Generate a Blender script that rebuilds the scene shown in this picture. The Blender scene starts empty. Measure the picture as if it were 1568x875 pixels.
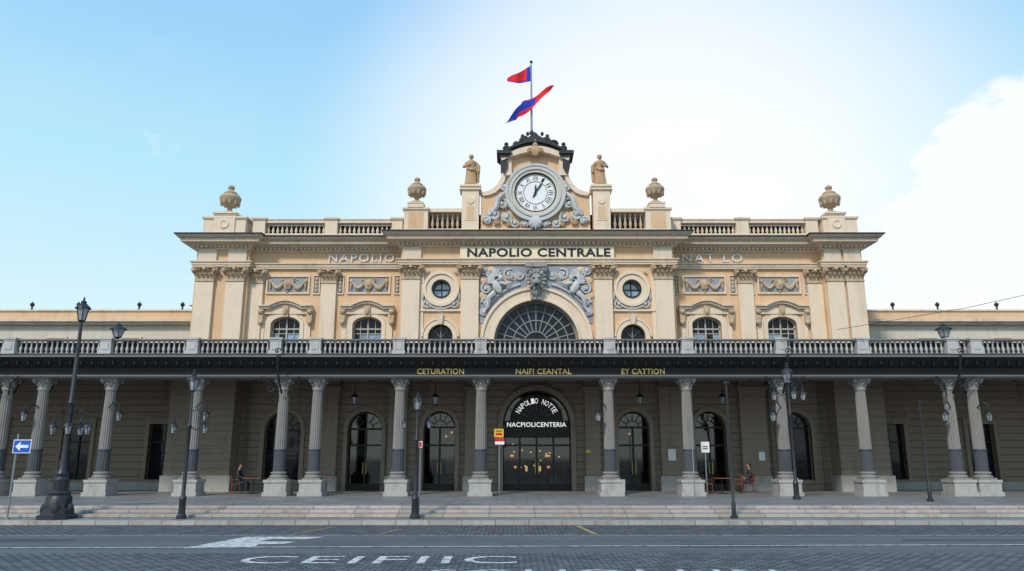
import bpy, math, random
from mathutils import Vector, Matrix, Euler
random.seed(7)
R=math.radians
scene=bpy.context.scene
pi=math.pi
# ------------------------------------------------------------------ materials
def newmat(name):
    m=bpy.data.materials.new(name); m.use_nodes=True
    nt=m.node_tree; return m,nt,nt.nodes['Principled BSDF']
def math_n(nt,op,a,b=None,c=None,clamp=False):
    n=nt.nodes.new('ShaderNodeMath'); n.operation=op; n.use_clamp=clamp
    for i,v in enumerate((a,b,c)):
        if v is None: continue
        if isinstance(v,(int,float)): n.inputs[i].default_value=v
        else: nt.links.new(v,n.inputs[i])
    return n.outputs[0]
def noise_n(nt,vec,scale,detail=4,rough=.55):
    n=nt.nodes.new('ShaderNodeTexNoise'); n.inputs['Scale'].default_value=scale
    n.inputs['Detail'].default_value=detail; n.inputs['Roughness'].default_value=rough
    nt.links.new(vec,n.inputs['Vector']); return n.outputs['Fac']
def mapping_n(nt,vec,sc,rot=(0,0,0)):
    n=nt.nodes.new('ShaderNodeMapping'); n.inputs['Scale'].default_value=sc; n.inputs['Rotation'].default_value=rot
    nt.links.new(vec,n.inputs['Vector']); return n.outputs[0]
def stone(name,c,rough=.85,var=.12,scale=.7,streak=.12,fine=.08,bump=.15,groove=None,brick=None,metal=0,dirt=(.25,.21,.17),dirtamt=.25,spec=.3,worn=None,lanes=0):
    m,nt,b=newmat(name)
    tc=nt.nodes.new('ShaderNodeTexCoord').outputs['Object']
    n1=noise_n(nt,tc,scale,4); n2=noise_n(nt,tc,scale*14,3); n3=noise_n(nt,mapping_n(nt,tc,(3.5,3.5,.22)),1.0,3)
    f=math_n(nt,'MULTIPLY_ADD',n1,2*var,1-var)
    f=math_n(nt,'ADD',f,math_n(nt,'MULTIPLY_ADD',n2,2*fine,-fine))
    f=math_n(nt,'ADD',f,math_n(nt,'MULTIPLY_ADD',n3,2*streak,-streak))
    if lanes:
        n4=noise_n(nt,mapping_n(nt,tc,(.04,1.1,1)),1.0,3); f=math_n(nt,'ADD',f,math_n(nt,'MULTIPLY_ADD',n4,2*lanes,-lanes))
    rgb=nt.nodes.new('ShaderNodeRGB'); rgb.outputs[0].default_value=(*c,1); col=rgb.outputs[0]
    h=math_n(nt,'MULTIPLY',n2,.5)
    if brick:
        bw,bh,mort,axis,cv=brick
        bt=nt.nodes.new('ShaderNodeTexBrick'); vec=tc
        nt.links.new(vec,bt.inputs['Vector']); bt.inputs['Scale'].default_value=1
        bt.inputs['Brick Width'].default_value=bw; bt.inputs['Row Height'].default_value=bh; bt.inputs['Mortar Size'].default_value=mort
        bt.inputs['Mortar Smooth'].default_value=.3
        bt.inputs['Color1'].default_value=(*[x*(1-cv) for x in c],1); bt.inputs['Color2'].default_value=(*[x*(1+cv) for x in c],1)
        bt.inputs['Mortar'].default_value=(*[x*.35 for x in c],1)
        col=bt.outputs['Color']; h=math_n(nt,'SUBTRACT',h,math_n(nt,'MULTIPLY',bt.outputs['Fac'],2.0))
    if groove:
        sp=nt.nodes.new('ShaderNodeSeparateXYZ'); nt.links.new(tc,sp.inputs[0])
        fr=math_n(nt,'FRACT',math_n(nt,'DIVIDE',sp.outputs['Z'],groove))
        g=math_n(nt,'LESS_THAN',fr,.11)
        f=math_n(nt,'MULTIPLY',f,math_n(nt,'MULTIPLY_ADD',g,-.5,1)); h=math_n(nt,'SUBTRACT',h,math_n(nt,'MULTIPLY',g,2.5))
    vm=nt.nodes.new('ShaderNodeVectorMath'); vm.operation='SCALE'; nt.links.new(col,vm.inputs[0]); nt.links.new(f,vm.inputs['Scale'])
    mx=nt.nodes.new('ShaderNodeMix'); mx.data_type='RGBA'
    dm=math_n(nt,'MULTIPLY',math_n(nt,'SUBTRACT',math_n(nt,'MULTIPLY',n3,n1),.22,clamp=True),dirtamt*6,clamp=True)
    nt.links.new(dm,mx.inputs[0]); nt.links.new(vm.outputs[0],mx.inputs[6]); mx.inputs[7].default_value=(*[a*d*1.6+a*.1 for a,d in zip(c,dirt)],1)
    res=mx.outputs[2]
    if worn:
        m2=nt.nodes.new('ShaderNodeMix'); m2.data_type='RGBA'
        wf=math_n(nt,'MULTIPLY',math_n(nt,'SUBTRACT',noise_n(nt,tc,5.0,6,.7),.5,clamp=True),9,clamp=True)
        nt.links.new(math_n(nt,'MULTIPLY',wf,.8),m2.inputs[0]); nt.links.new(res,m2.inputs[6]); m2.inputs[7].default_value=(*worn,1); res=m2.outputs[2]
    nt.links.new(res,b.inputs['Base Color'])
    b.inputs['Roughness'].default_value=rough; b.inputs['Metallic'].default_value=metal
    b.inputs['Specular IOR Level'].default_value=spec
    bp=nt.nodes.new('ShaderNodeBump'); bp.inputs['Strength'].default_value=bump; bp.inputs['Distance'].default_value=.03
    nt.links.new(h,bp.inputs['Height']); nt.links.new(bp.outputs[0],b.inputs['Normal'])
    return m
def emis(name,c,s):
    m,nt,b=newmat(name); b.inputs['Base Color'].default_value=(*c,1)
    b.inputs['Emission Color'].default_value=(*c,1); b.inputs['Emission Strength'].default_value=s; return m
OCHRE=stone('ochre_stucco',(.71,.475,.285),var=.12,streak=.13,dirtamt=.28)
CREAM=stone('cream_stone',(.79,.635,.475),var=.11,streak=.14,dirtamt=.28)
TRIM=stone('pale_trim_stone',(.70,.58,.45),var=.16,streak=.16,dirtamt=.45)
CAPM=stone('capital_brown_stone',(.56,.42,.28),var=.25,scale=3,dirtamt=.6)
RELIEF=stone('grey_relief_stone',(.56,.56,.56),var=.22,scale=2,bump=.3,dirtamt=.5)
RELB=stone('spandrel_blue_grey',(.31,.34,.38),var=.25,scale=2,dirtamt=.3)
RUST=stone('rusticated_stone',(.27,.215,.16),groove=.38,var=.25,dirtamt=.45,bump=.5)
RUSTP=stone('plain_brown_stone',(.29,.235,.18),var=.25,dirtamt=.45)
GRAN=stone('granite_pedestal',(.42,.40,.375),var=.2,scale=2,fine=.18,dirtamt=.5)
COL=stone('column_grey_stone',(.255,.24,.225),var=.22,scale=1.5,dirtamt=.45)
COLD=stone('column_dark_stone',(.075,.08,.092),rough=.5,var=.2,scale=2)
BAL=stone('balcony_stone',(.50,.49,.475),var=.25,scale=2,dirtamt=.6)
BALD=stone('dark_deck_and_gap_fill',(.05,.05,.055),var=.3,dirtamt=0)
FASC=stone('canopy_dark_iron',(.020,.019,.020),rough=.6,var=.3,dirtamt=.0)
FASL=stone('canopy_grey_trim',(.17,.165,.16),rough=.7,var=.25)
IRON=stone('cast_iron',(.018,.019,.022),rough=.45,var=.3,scale=3,dirtamt=0,spec=.5)
SLATE=stone('dark_slate',(.035,.035,.04),rough=.6,var=.3,dirtamt=0)
PALE=stone('pale_stucco',(.64,.58,.48),var=.14,streak=.18,dirtamt=.35)
TERRA=stone('terracotta_statue',(.52,.34,.19),var=.25,scale=3,dirtamt=.5)
PAVE=stone('paving_slabs',(.235,.225,.22),rough=.5,brick=(1.2,.6,.02,'XY',.18),var=.22,streak=0,dirtamt=.35,bump=.2)
STEP=stone('step_granite',(.43,.375,.33),rough=.75,brick=(1.6,50,.016,'XY',.14),var=.18,streak=0,dirtamt=.5)
KERB=stone('kerb_granite',(.40,.37,.34),rough=.75,brick=(1.1,50,.016,'XY',.14),var=.18,streak=0,dirtamt=.5)
ASPH=stone('asphalt',(.108,.110,.118),rough=.7,var=.28,scale=.35,fine=.3,streak=.05,dirtamt=.1,bump=.4,lanes=.28)
COBB=stone('cobblestone',(.135,.137,.145),rough=.6,brick=(.27,.16,.03,'XY',.4),var=.32,scale=.5,streak=0,fine=.18,dirtamt=.2,bump=1.0,lanes=.2)
PAINT=stone('white_road_paint',(.60,.60,.59),rough=.7,var=.3,scale=3,fine=.25,streak=0,dirtamt=.8,worn=(.13,.13,.135))
YPAINT=stone('yellow_road_paint',(.38,.29,.09),rough=.7,var=.3,scale=3,fine=.3,streak=0,worn=(.13,.13,.135))
WHITE=stone('white_enamel',(.82,.82,.80),rough=.4,var=.04,streak=.03,dirtamt=.0)
BLACK=stone('black_enamel',(.012,.012,.014),rough=.4,var=.1,dirtamt=0)
NAVY=stone('navy_letters',(.015,.018,.035),rough=.4,var=.1,dirtamt=0)
GOLD=stone('gold_letters',(.75,.52,.16),rough=.4,var=.1,dirtamt=0)
SILV=stone('grey_letters',(.66,.67,.69),rough=.5,var=.1,dirtamt=.1)
REDC=stone('red_cloth',(.75,.02,.03),rough=.8,var=.2,scale=2,dirtamt=0)
BLUEC=stone('blue_cloth',(.02,.04,.40),rough=.8,var=.2,scale=2,dirtamt=0)
SBLUE=stone('sign_blue',(.02,.10,.50),rough=.35,var=.05,dirtamt=0)
SRED=stone('sign_red',(.60,.04,.03),rough=.4,var=.05,dirtamt=0)
SYEL=stone('sign_yellow',(.80,.50,.04),rough=.4,var=.05,dirtamt=0)
WOOD=stone('red_brown_wood',(.22,.06,.035),rough=.5,var=.25,scale=4,dirtamt=0)
FRAME=stone('dark_door_frame',(.03,.024,.02),rough=.5,var=.2,dirtamt=0)
WFRAME=stone('light_window_frame',(.46,.43,.38),rough=.6,var=.1)
BFRAME=stone('grey_window_frame',(.23,.24,.25),rough=.6,var=.1)
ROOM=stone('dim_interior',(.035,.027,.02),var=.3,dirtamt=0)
STEEL=stone('grey_steel',(.30,.31,.32),rough=.45,var=.1,metal=.6,dirtamt=.1)
WARM=emis('warm_lamp_glow',(1,.60,.22),1.7)
SIGNW=emis('brightened_sign_letters',(.95,.95,.9),.7)  # slight emission added so the white letters read brighter
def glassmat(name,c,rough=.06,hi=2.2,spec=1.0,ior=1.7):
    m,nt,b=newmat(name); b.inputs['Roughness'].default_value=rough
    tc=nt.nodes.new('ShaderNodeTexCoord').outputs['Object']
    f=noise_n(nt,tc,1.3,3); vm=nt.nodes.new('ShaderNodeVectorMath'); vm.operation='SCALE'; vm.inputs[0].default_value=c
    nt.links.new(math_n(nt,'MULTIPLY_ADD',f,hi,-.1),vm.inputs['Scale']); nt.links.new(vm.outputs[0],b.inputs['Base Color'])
    b.inputs['Specular IOR Level'].default_value=spec; b.inputs['IOR'].default_value=ior
    bp=nt.nodes.new('ShaderNodeBump'); bp.inputs['Strength'].default_value=.15; bp.inputs['Distance'].default_value=.05
    nt.links.new(noise_n(nt,tc,.9,2),bp.inputs['Height']); nt.links.new(bp.outputs[0],b.inputs['Normal'])
    return m
GLASU=glassmat('sky_reflection_tint_glass',(.17,.26,.38))  # reflected sky is put into the blue base colour
GLASD=glassmat('dark_window_glass',(.012,.015,.02),spec=.35,ior=1.45)
LGLASS=glassmat('lantern_glass',(.30,.32,.33),.2)
def doorglass():
    m,nt,b=newmat('door_glass'); out=nt.nodes['Material Output']
    t=nt.nodes.new('ShaderNodeBsdfTransparent'); t.inputs[0].default_value=(.6,.6,.57,1)
    g=nt.nodes.new('ShaderNodeBsdfGlossy'); g.inputs['Roughness'].default_value=.04; g.inputs[0].default_value=(.9,.9,.9,1)
    x=nt.nodes.new('ShaderNodeMixShader'); x.inputs[0].default_value=.06
    nt.links.new(t.outputs[0],x.inputs[1]); nt.links.new(g.outputs[0],x.inputs[2]); nt.links.new(x.outputs[0],out.inputs[0]); return m
DGL=doorglass()
# ------------------------------------------------------------------ mesh builder
class MB:
    def __init__(s): s.v=[];s.f=[];s.mi=[];s.mats=[];s.cur=0; 
    def m(s,mat):
        if mat not in s.mats: s.mats.append(mat)
        s.cur=s.mats.index(mat); return s
    def add(s,vs,fs):
        o=len(s.v); s.v.extend([tuple(p) for p in vs]); s.f.extend([tuple(i+o for i in f) for f in fs]); s.mi.extend([s.cur]*len(fs))
    def box(s,x0,x1,y0,y1,z0,z1):
        s.add([(x0,y0,z0),(x1,y0,z0),(x1,y1,z0),(x0,y1,z0),(x0,y0,z1),(x1,y0,z1),(x1,y1,z1),(x0,y1,z1)],
              [(0,1,5,4),(1,2,6,5),(2,3,7,6),(3,0,4,7),(4,5,6,7),(3,2,1,0)])
    def cbox(s,x,y,hx,hy,z0,z1): s.box(x-hx,x+hx,y-hy,y+hy,z0,z1)
    def prism(s,poly,y0,y1):
        n=len(poly); vs=[(x,y0,z) for x,z in poly]+[(x,y1,z) for x,z in poly]
        s.add(vs,[tuple(range(n)),tuple(range(2*n-1,n-1,-1))]+[(i,(i+1)%n+0,(i+1)%n+n,i+n)[::-1] for i in range(n)])
    def strip(s,inner,outer,y0,y1):
        n=len(inner); vs=[(x,y0,z) for x,z in inner]+[(x,y0,z) for x,z in outer]+[(x,y1,z) for x,z in inner]+[(x,y1,z) for x,z in outer]
        fs=[]
        for i in range(n-1):
            fs+= [(i,i+1,n+i+1,n+i),(i,2*n+i,2*n+i+1,i+1),(n+i,n+i+1,3*n+i+1,3*n+i),(2*n+i,3*n+i,3*n+i+1,2*n+i+1)]
        fs+=[(0,n,3*n,2*n),(n-1,3*n-1,4*n-1,2*n-1)]
        s.add(vs,fs)
    def lathe(s,x,y,z,prof,seg=12,rf=None,cap=True,axis='Z'):
        vs=[];n=len(prof)
        for r,h in prof:
            for k in range(seg):
                a=2*pi*k/seg; rr=r*(rf[k%len(rf)] if rf else 1)
                if axis=='Z': vs.append((x+rr*math.cos(a),y+rr*math.sin(a),z+h))
                else: vs.append((x+rr*math.cos(a),y-h,z+rr*math.sin(a)))
        fs=[]
        for i in range(n-1):
            for k in range(seg):
                k2=(k+1)%seg; fs.append((i*seg+k,i*seg+k2,(i+1)*seg+k2,(i+1)*seg+k))
        if cap: fs.append(tuple(range(seg-1,-1,-1))); fs.append(tuple((n-1)*seg+k for k in range(seg)))
        s.add(vs,fs)
    def tube(s,pts,rad,seg=6):
        pts=[Vector(p) for p in pts]; n=len(pts)
        if isinstance(rad,(int,float)): rad=[rad]*n
        vs=[];up=None
        for i,p in enumerate(pts):
            d=(pts[min(i+1,n-1)]-pts[max(i-1,0)]).normalized()
            if up is None: up=d.orthogonal().normalized()
            else:
                up=(up-d*up.dot(d)); up=up.normalized() if up.length>1e-6 else d.orthogonal().normalized()
            w=d.cross(up)
            for k in range(seg):
                a=2*pi*k/seg; vs.append(p+(up*math.cos(a)+w*math.sin(a))*rad[i])
        fs=[(i*seg+k,i*seg+(k+1)%seg,(i+1)*seg+(k+1)%seg,(i+1)*seg+k) for i in range(n-1) for k in range(seg)]
        fs+=[tuple(range(seg-1,-1,-1)),tuple((n-1)*seg+k for k in range(seg))]
        s.add(vs,fs)
    def ell(s,c,r,rot=None,nu=8,nv=5):
        c=Vector(c); M=rot.to_matrix() if rot else Matrix.Identity(3); vs=[]
        for j in range(1,nv):
            t=pi*j/nv
            for k in range(nu):
                a=2*pi*k/nu
                vs.append(c+M@Vector((r[0]*math.sin(t)*math.cos(a),r[1]*math.sin(t)*math.sin(a),r[2]*math.cos(t))))
        o=len(vs); vs.append(c+M@Vector((0,0,r[2]))); vs.append(c+M@Vector((0,0,-r[2])))
        fs=[(j*nu+k,(j+1)*nu+k,(j+1)*nu+(k+1)%nu,j*nu+(k+1)%nu) for j in range(nv-2) for k in range(nu)]
        fs+=[(o,k,(k+1)%nu) for k in range(nu)]+[(o+1,(nv-2)*nu+(k+1)%nu,(nv-2)*nu+k) for k in range(nu)]
        s.add(vs,fs)
    def bar(s,x0,z0,x1,z1,w,y0,y1):
        dx,dz=x1-x0,z1-z0; L=math.hypot(dx,dz) or 1; px,pz=-dz/L*w/2,dx/L*w/2
        s.prism([(x0+px,z0+pz),(x1+px,z1+pz),(x1-px,z1-pz),(x0-px,z0-pz)],y0,y1)
    def mould(s,x0,x1,yf,yb,prof):
        vs=[]
        for o,z in prof: vs+=[(x0-o,yb,z),(x0-o,yf-o,z),(x1+o,yf-o,z),(x1+o,yb,z)]
        n=len(prof); fs=[(4*i+k,4*i+k+1,4*i+5+k,4*i+4+k) for i in range(n-1) for k in range(3)]
        fs+=[(3,2,1,0),(4*n-4,4*n-3,4*n-2,4*n-1)]
        s.add(vs,fs)
    def build(s,name,parent=None,origin=None,angle=35):
        me=bpy.data.meshes.new(name); o=Vector(origin) if origin else Vector((0,0,0))
        me.from_pydata([(x-o.x,y-o.y,z-o.z) for x,y,z in s.v],[],s.f)
        for m in s.mats: me.materials.append(m)
        me.polygons.foreach_set('material_index',s.mi)
        me.polygons.foreach_set('use_smooth',[True]*len(s.f)); me.update()
        me.set_sharp_from_angle(angle=R(angle))
        ob=bpy.data.objects.new(name,me); ob.location=o; scene.collection.objects.link(ob)
        if parent: setpar(ob,parent)
        return ob
def setpar(ob,p):
    ob.parent=p; ob.matrix_parent_inverse=Matrix.Translation(p.location).inverted()
def empty(name,loc):
    e=bpy.data.objects.new(name,None); e.location=loc; e.empty_display_size=.5; scene.collection.objects.link(e); return e
def text(name,s,mat,rect,y=None,z=None,offset=0.0,parent=None,thick=.03,rot=0,shear=0,space=1.06):
    cu=bpy.data.curves.new(name,'FONT'); cu.body=s; cu.offset=offset; cu.extrude=.02 if y is not None else 0
    cu.resolution_u=3; cu.space_character=space
    ob=bpy.data.objects.new(name,cu); scene.collection.objects.link(ob)
    dg=bpy.context.evaluated_depsgraph_get(); dg.update()
    me=bpy.data.meshes.new_from_object(ob.evaluated_get(dg)); me.name=name
    bpy.data.objects.remove(ob)
    xs=[v.co.x for v in me.vertices]; ys=[v.co.y for v in me.vertices]
    a,b,c,d=min(xs),max(xs),min(ys),max(ys); x0,x1,z0,z1=rect
    cx,cz=(x0+x1)/2,(z0+z1)/2
    for v in me.vertices:
        u=x0+(v.co.x-a)/(b-a)*(x1-x0); w=z0+(v.co.y-c)/(d-c)*(z1-z0); u+=shear*(w-z0)
        if rot:
            du,dw=u-cx,w-cz; u=cx+du*math.cos(rot)-dw*math.sin(rot); w=cz+du*math.sin(rot)+dw*math.cos(rot)
        if y is not None: v.co=(u,y-(thick if v.co.z>0 else 0),w)
        else: v.co=(u,w,z)
    me.materials.clear(); me.materials.append(mat)
    o=bpy.data.objects.new(name,me); scene.collection.objects.link(o)
    if parent: setpar(o,parent)
    return o
def arch_pts(xc,zs,hw,rise,n=16):
    return [(xc-hw*math.cos(pi*i/n),zs+rise*math.sin(pi*i/n)) for i in range(n+1)]
def wall(mb,x0,x1,z0,z1,yf,yb,ops):
    cx=x0
    for op in sorted(ops,key=lambda o:o[0]):
        xc,hw=op[0],op[1]
        if xc-hw>cx: mb.box(cx,xc-hw,yf,yb,z0,z1)
        if op[2]=='c':
            zc=op[3]; up=arch_pts(xc,zc,hw,hw); dn=[(x,2*zc-z) for x,z in up]
            mb.strip(up,[(x,z1) for x,z in up],yf,yb); mb.strip(dn,[(x,z0) for x,z in dn],yf,yb)
        else:
            zb,zs,rise=op[2:]
            if zb>z0: mb.box(xc-hw,xc+hw,yf,yb,z0,zb)
            if rise==0: mb.box(xc-hw,xc+hw,yf,yb,zs,z1)
            else:
                up=arch_pts(xc,zs,hw,rise); mb.strip(up,[(x,z1) for x,z in up],yf,yb)
        cx=xc+hw
    if cx<x1: mb.box(cx,x1,yf,yb,z0,z1)
def archring(mb,xc,zs,hw,rise,w,y0,y1,zb=None,n=20):
    i=arch_pts(xc,zs,hw,rise,n); o=arch_pts(xc,zs,hw+w,rise+w,n)
    if zb is not None: i=[(xc-hw,zb)]+i+[(xc+hw,zb)]; o=[(xc-hw-w,zb)]+o+[(xc+hw+w,zb)]
    mb.strip(i,o,y0,y1)
def leaf(mb,c,ang,w,h,out):
    d=Vector((math.cos(ang),math.sin(ang),0)); t=Vector((-d.y,d.x,0)); c=Vector(c); vs=[]
    for hh,oo,ww in ((0,0,.8),(.45,.15,1.0),(.82,.55,.95),(1.0,1.0,.7),(.86,1.25,.35)):
        for k in (-1,0,1): vs.append(c+d*(oo*out+(.18*out if k==0 else 0))+t*(k*w*ww/2)+Vector((0,0,h*hh)))
    mb.add(vs,[(3*i+k,3*i+k+1,3*i+4+k,3*i+3+k) for i in range(4) for k in range(2)])
def cap_round(mb,x,y,z0,z1,r):
    H=z1-z0
    mb.lathe(x,y,z0,[(r*1.12,0),(r*1.15,.04),(r*.98,.06),(r*1.02,H*.5),(r*1.35,H*.86)],16)
    for k in range(8):
        a=2*pi*k/8; leaf(mb,(x+r*math.cos(a),y+r*math.sin(a),z0+.05),a,r*.75,H*.45,r*.55)
        a+=pi/8; leaf(mb,(x+r*math.cos(a),y+r*math.sin(a),z0+H*.3),a,r*.7,H*.48,r*.7)
    for sx in(-1,1):
        for sy in(-1,1): mb.ell((x+sx*r*1.25,y+sy*r*1.25,z0+H*.76),(r*.34,r*.34,r*.32))
    mb.cbox(x,y,r*1.6,r*1.6,z0+H*.87,z1)
def cap_pil(mb,x,yf,z0,z1,w):
    H=z1-z0; hw=w/2
    mb.box(x-hw*1.08,x+hw*1.08,yf-.05,yf+.3,z0,z0+.07)
    mb.prism([(x-hw,z0+.07),(x+hw,z0+.07),(x+hw*1.12,z0+H*.85),(x-hw*1.12,z0+H*.85)],yf-.03,yf+.3)
    for k in range(4): leaf(mb,(x-hw+w*(k+.5)/4,yf,z0+.08),-pi/2,w*.2,H*.4,.2)
    for k in range(3): leaf(mb,(x-hw+w*(k+1)/4,yf-.02,z0+H*.33),-pi/2,w*.22,H*.42,.28)
    for sx in(-1,1):
        leaf(mb,(x+sx*hw,yf+.06,z0+.1),-pi/2+sx*pi/4,w*.22,H*.45,.2)
        leaf(mb,(x+sx*hw,yf+.06,z0+.1+H*.25),-pi/2+sx*pi/4,w*.22,H*.5,.28)
        mb.lathe(x+sx*hw*1.15,yf+.02,z0+H*.72,[(.0,.0),(.17,.0),(.18,.14),(.11,.24),(.05,.18),(.07,.3),(.0,.31)],12,axis='Y',cap=False)
    mb.ell((x,yf-.18,z0+H*.82),(.12,.12,.14))
    mb.box(x-hw*1.28,x+hw*1.28,yf-.22,yf+.3,z0+H*.87,z1-.002)
def pilaster(mb,x,w,yf,d,z0,zc,z1):
    mb.m(CREAM); mb.box(x-w/2,x+w/2,yf-d,yf+.05,z0,zc)
    mb.box(x-w/2-.06,x+w/2+.06,yf-d-.06,yf+.05,z0,z0+.35)
    mb.m(CAPM); cap_pil(mb,x,yf-d,zc,z1,w)
def scroll(mb,cx,cz,y,r,turns=1.6,d=1,a0=0,th=.05,n=22):
    pts=[];rad=[]
    for i in range(n+1):
        t=i/n; a=a0+d*t*turns*2*pi; rr=r*(1-t)**.85
        pts.append((cx+rr*math.cos(a),y-.06*t,cz+rr*math.sin(a))); rad.append(th*(1-.55*t))
    mb.tube(pts,rad,5); mb.ell((cx,y-.05,cz),(th*1.5,th*1.5,th*1.5))
def fleaf(mb,x,z,y,a,L,w):
    mb.ell((x+math.cos(a)*L/2,y-.03,z+math.sin(a)*L/2),(L/2,.07,w/2),Euler((0,-a,0)),8,5)
def acanthus(mb,x,z,y,a,s,fan=5):
    for k in range(fan):
        b=a+(k-(fan-1)/2)*.42; L=s*(1-.12*abs(k-(fan-1)/2)); fleaf(mb,x,z,y,b,L,s*.24)
BALP=[(.085,0),(.085,.05),(.05,.07),(.05,.12),(.095,.28),(.10,.36),(.06,.52),(.04,.66),(.055,.74),(.045,.78),(.08,.82),(.08,.9),(.085,1.0)]
def balusters(mb,x0,x1,y,z0,z1,sp=.27,seg=8,fat=1.0):
    n=max(1,int(round((x1-x0)/sp))); H=z1-z0
    for i in range(n):
        mb.lathe(x0+(x1-x0)*(i+.5)/n,y,z0,[(r*fat,h*H) for r,h in BALP],seg,cap=False)
def pedestal(mb,x0,x1,y0,y1,z0,z1,cap=.1,o=.07):
    mb.box(x0,x1,y0,y1,z0,z1-cap)
    mb.box(x0-o,x1+o,y0-o,y1+o,z0+.001,z0+.16)
    mb.box(x0-o*.6,x1+o*.6,y0-o*.6,y1+o*.6,z1-cap-.07,z1-cap)
    mb.box(x0-o*1.3,x1+o*1.3,y0-o*1.3,y1+o*1.3,z1-cap,z1)

C=1.33
station=empty('train_station',(C,41.3,.45))
ZD=6.75
# ------------------------------------------------------------------ upper walls
w=MB(); w.m(OCHRE)
wall(w,-14.9,-6.22,6.5,12.68,42.3,42.8,[(-12.75,.82,7.2,9.45,.45),(-8.15,.82,7.2,9.45,.45)])
wall(w,9.05,17.6,6.5,12.68,42.3,42.8,[(10.95,.82,7.2,9.45,.45),(15.2,.82,7.2,9.45,.45)])
w.box(-14.9,-6.22,42.302,55,12.68,14.25); w.box(9.05,17.6,42.302,55,12.68,14.25)
w.box(-17.9,-14.9,41.8,56,6.5,14.25); w.box(17.6,19.85,41.8,56,6.5,14.25)
wall(w,-6.22,-1.85,6.5,10.15,41.3,42.0,[(-3.93,.68,6.9,8.62,.68)])
wall(w,-6.22,-1.85,10.15,12.68,41.3,42.0,[(-3.93,.48,'c',11.28)])
wall(w,4.55,9.05,6.5,10.15,41.3,42.0,[(6.64,.68,6.9,8.62,.68)])
wall(w,4.55,9.05,10.15,12.68,41.3,42.0,[(6.64,.48,'c',11.28)])
wall(w,-1.85,4.55,6.5,12.68,41.3,42.0,[(C,2.32,6.9,8.3,2.32)])
w.box(-6.22,9.05,41.298,56,12.68,14.25)
w.build('facade_walls',station)
p=MB()
for x in(-17.25,-15.55): pilaster(p,x,1.0,41.8,.22,ZD,11.8,12.66)
for x in(18.15,19.25): pilaster(p,x,.95,41.8,.22,ZD,11.8,12.66)
for x in(-14.55,-10.4,13.25,17.2): pilaster(p,x,.85,42.3,.2,ZD,11.8,12.66)
for x in(-5.6,-2.33,5.05,8.42): pilaster(p,x,.98,41.3,.25,ZD,11.8,12.66)
p.m(CREAM)
for x,yy in((-5.0,41.3),(7.83,41.3)): p.box(x-.1,x+.1,yy-.07,yy+.05,ZD,12.66)
p.build('pilasters',station)
ARCHI=[(.0,12.665),(.16,12.67),(.16,12.78),(.2,12.785),(.2,12.9),(.27,12.93),(.27,12.99),(.0,13.0)]
CORN=[(.0,13.66),(.10,13.67),(.16,13.74),(.16,13.86),(.38,13.9),(.38,13.95),(.70,14.0),(.72,14.16),(.80,14.18),(.92,14.3),(.92,14.36),(0,14.4)]
GUT=[(.86,14.36),(1.0,14.365),(1.0,14.43),(.0,14.46)]
c=MB()
for (x0,x1,yf,dz,yb) in((-17.9,-14.95,41.8,0,56),(17.62,19.85,41.8,0,56),(-14.9,-6.3,42.3,-.013,55),(9.1,17.55,42.3,-.013,55),(-6.22,9.05,41.3,.011,56)):
    c.m(TRIM); c.mould(x0,x1,yf,yb,[(o,z+dz) for o,z in ARCHI]); c.mould(x0,x1,yf,yb,[(o,z+dz) for o,z in CORN])
    c.m(SLATE); c.mould(x0,x1,yf,yb,[(o,z+dz) for o,z in GUT])
    c.m(TRIM); n=int((x1-x0+.5)/.24)
    for i in range(n):
        x=x0-.25+(i+.5)*(x1-x0+.5)/n; c.box(x-.07,x+.07,yf-.33,yf-.1,13.77+dz,13.885+dz)
for x in(-5.6,8.42): c.box(x-.52,x+.52,41.13,41.32,13.0,13.67)
for x in(-17.25,-15.55): c.box(x-.52,x+.52,41.65,41.82,13.0,13.67)
for x in(18.15,19.25): c.box(x-.48,x+.48,41.65,41.82,13.0,13.67)
c.build('entablature',station)
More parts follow.
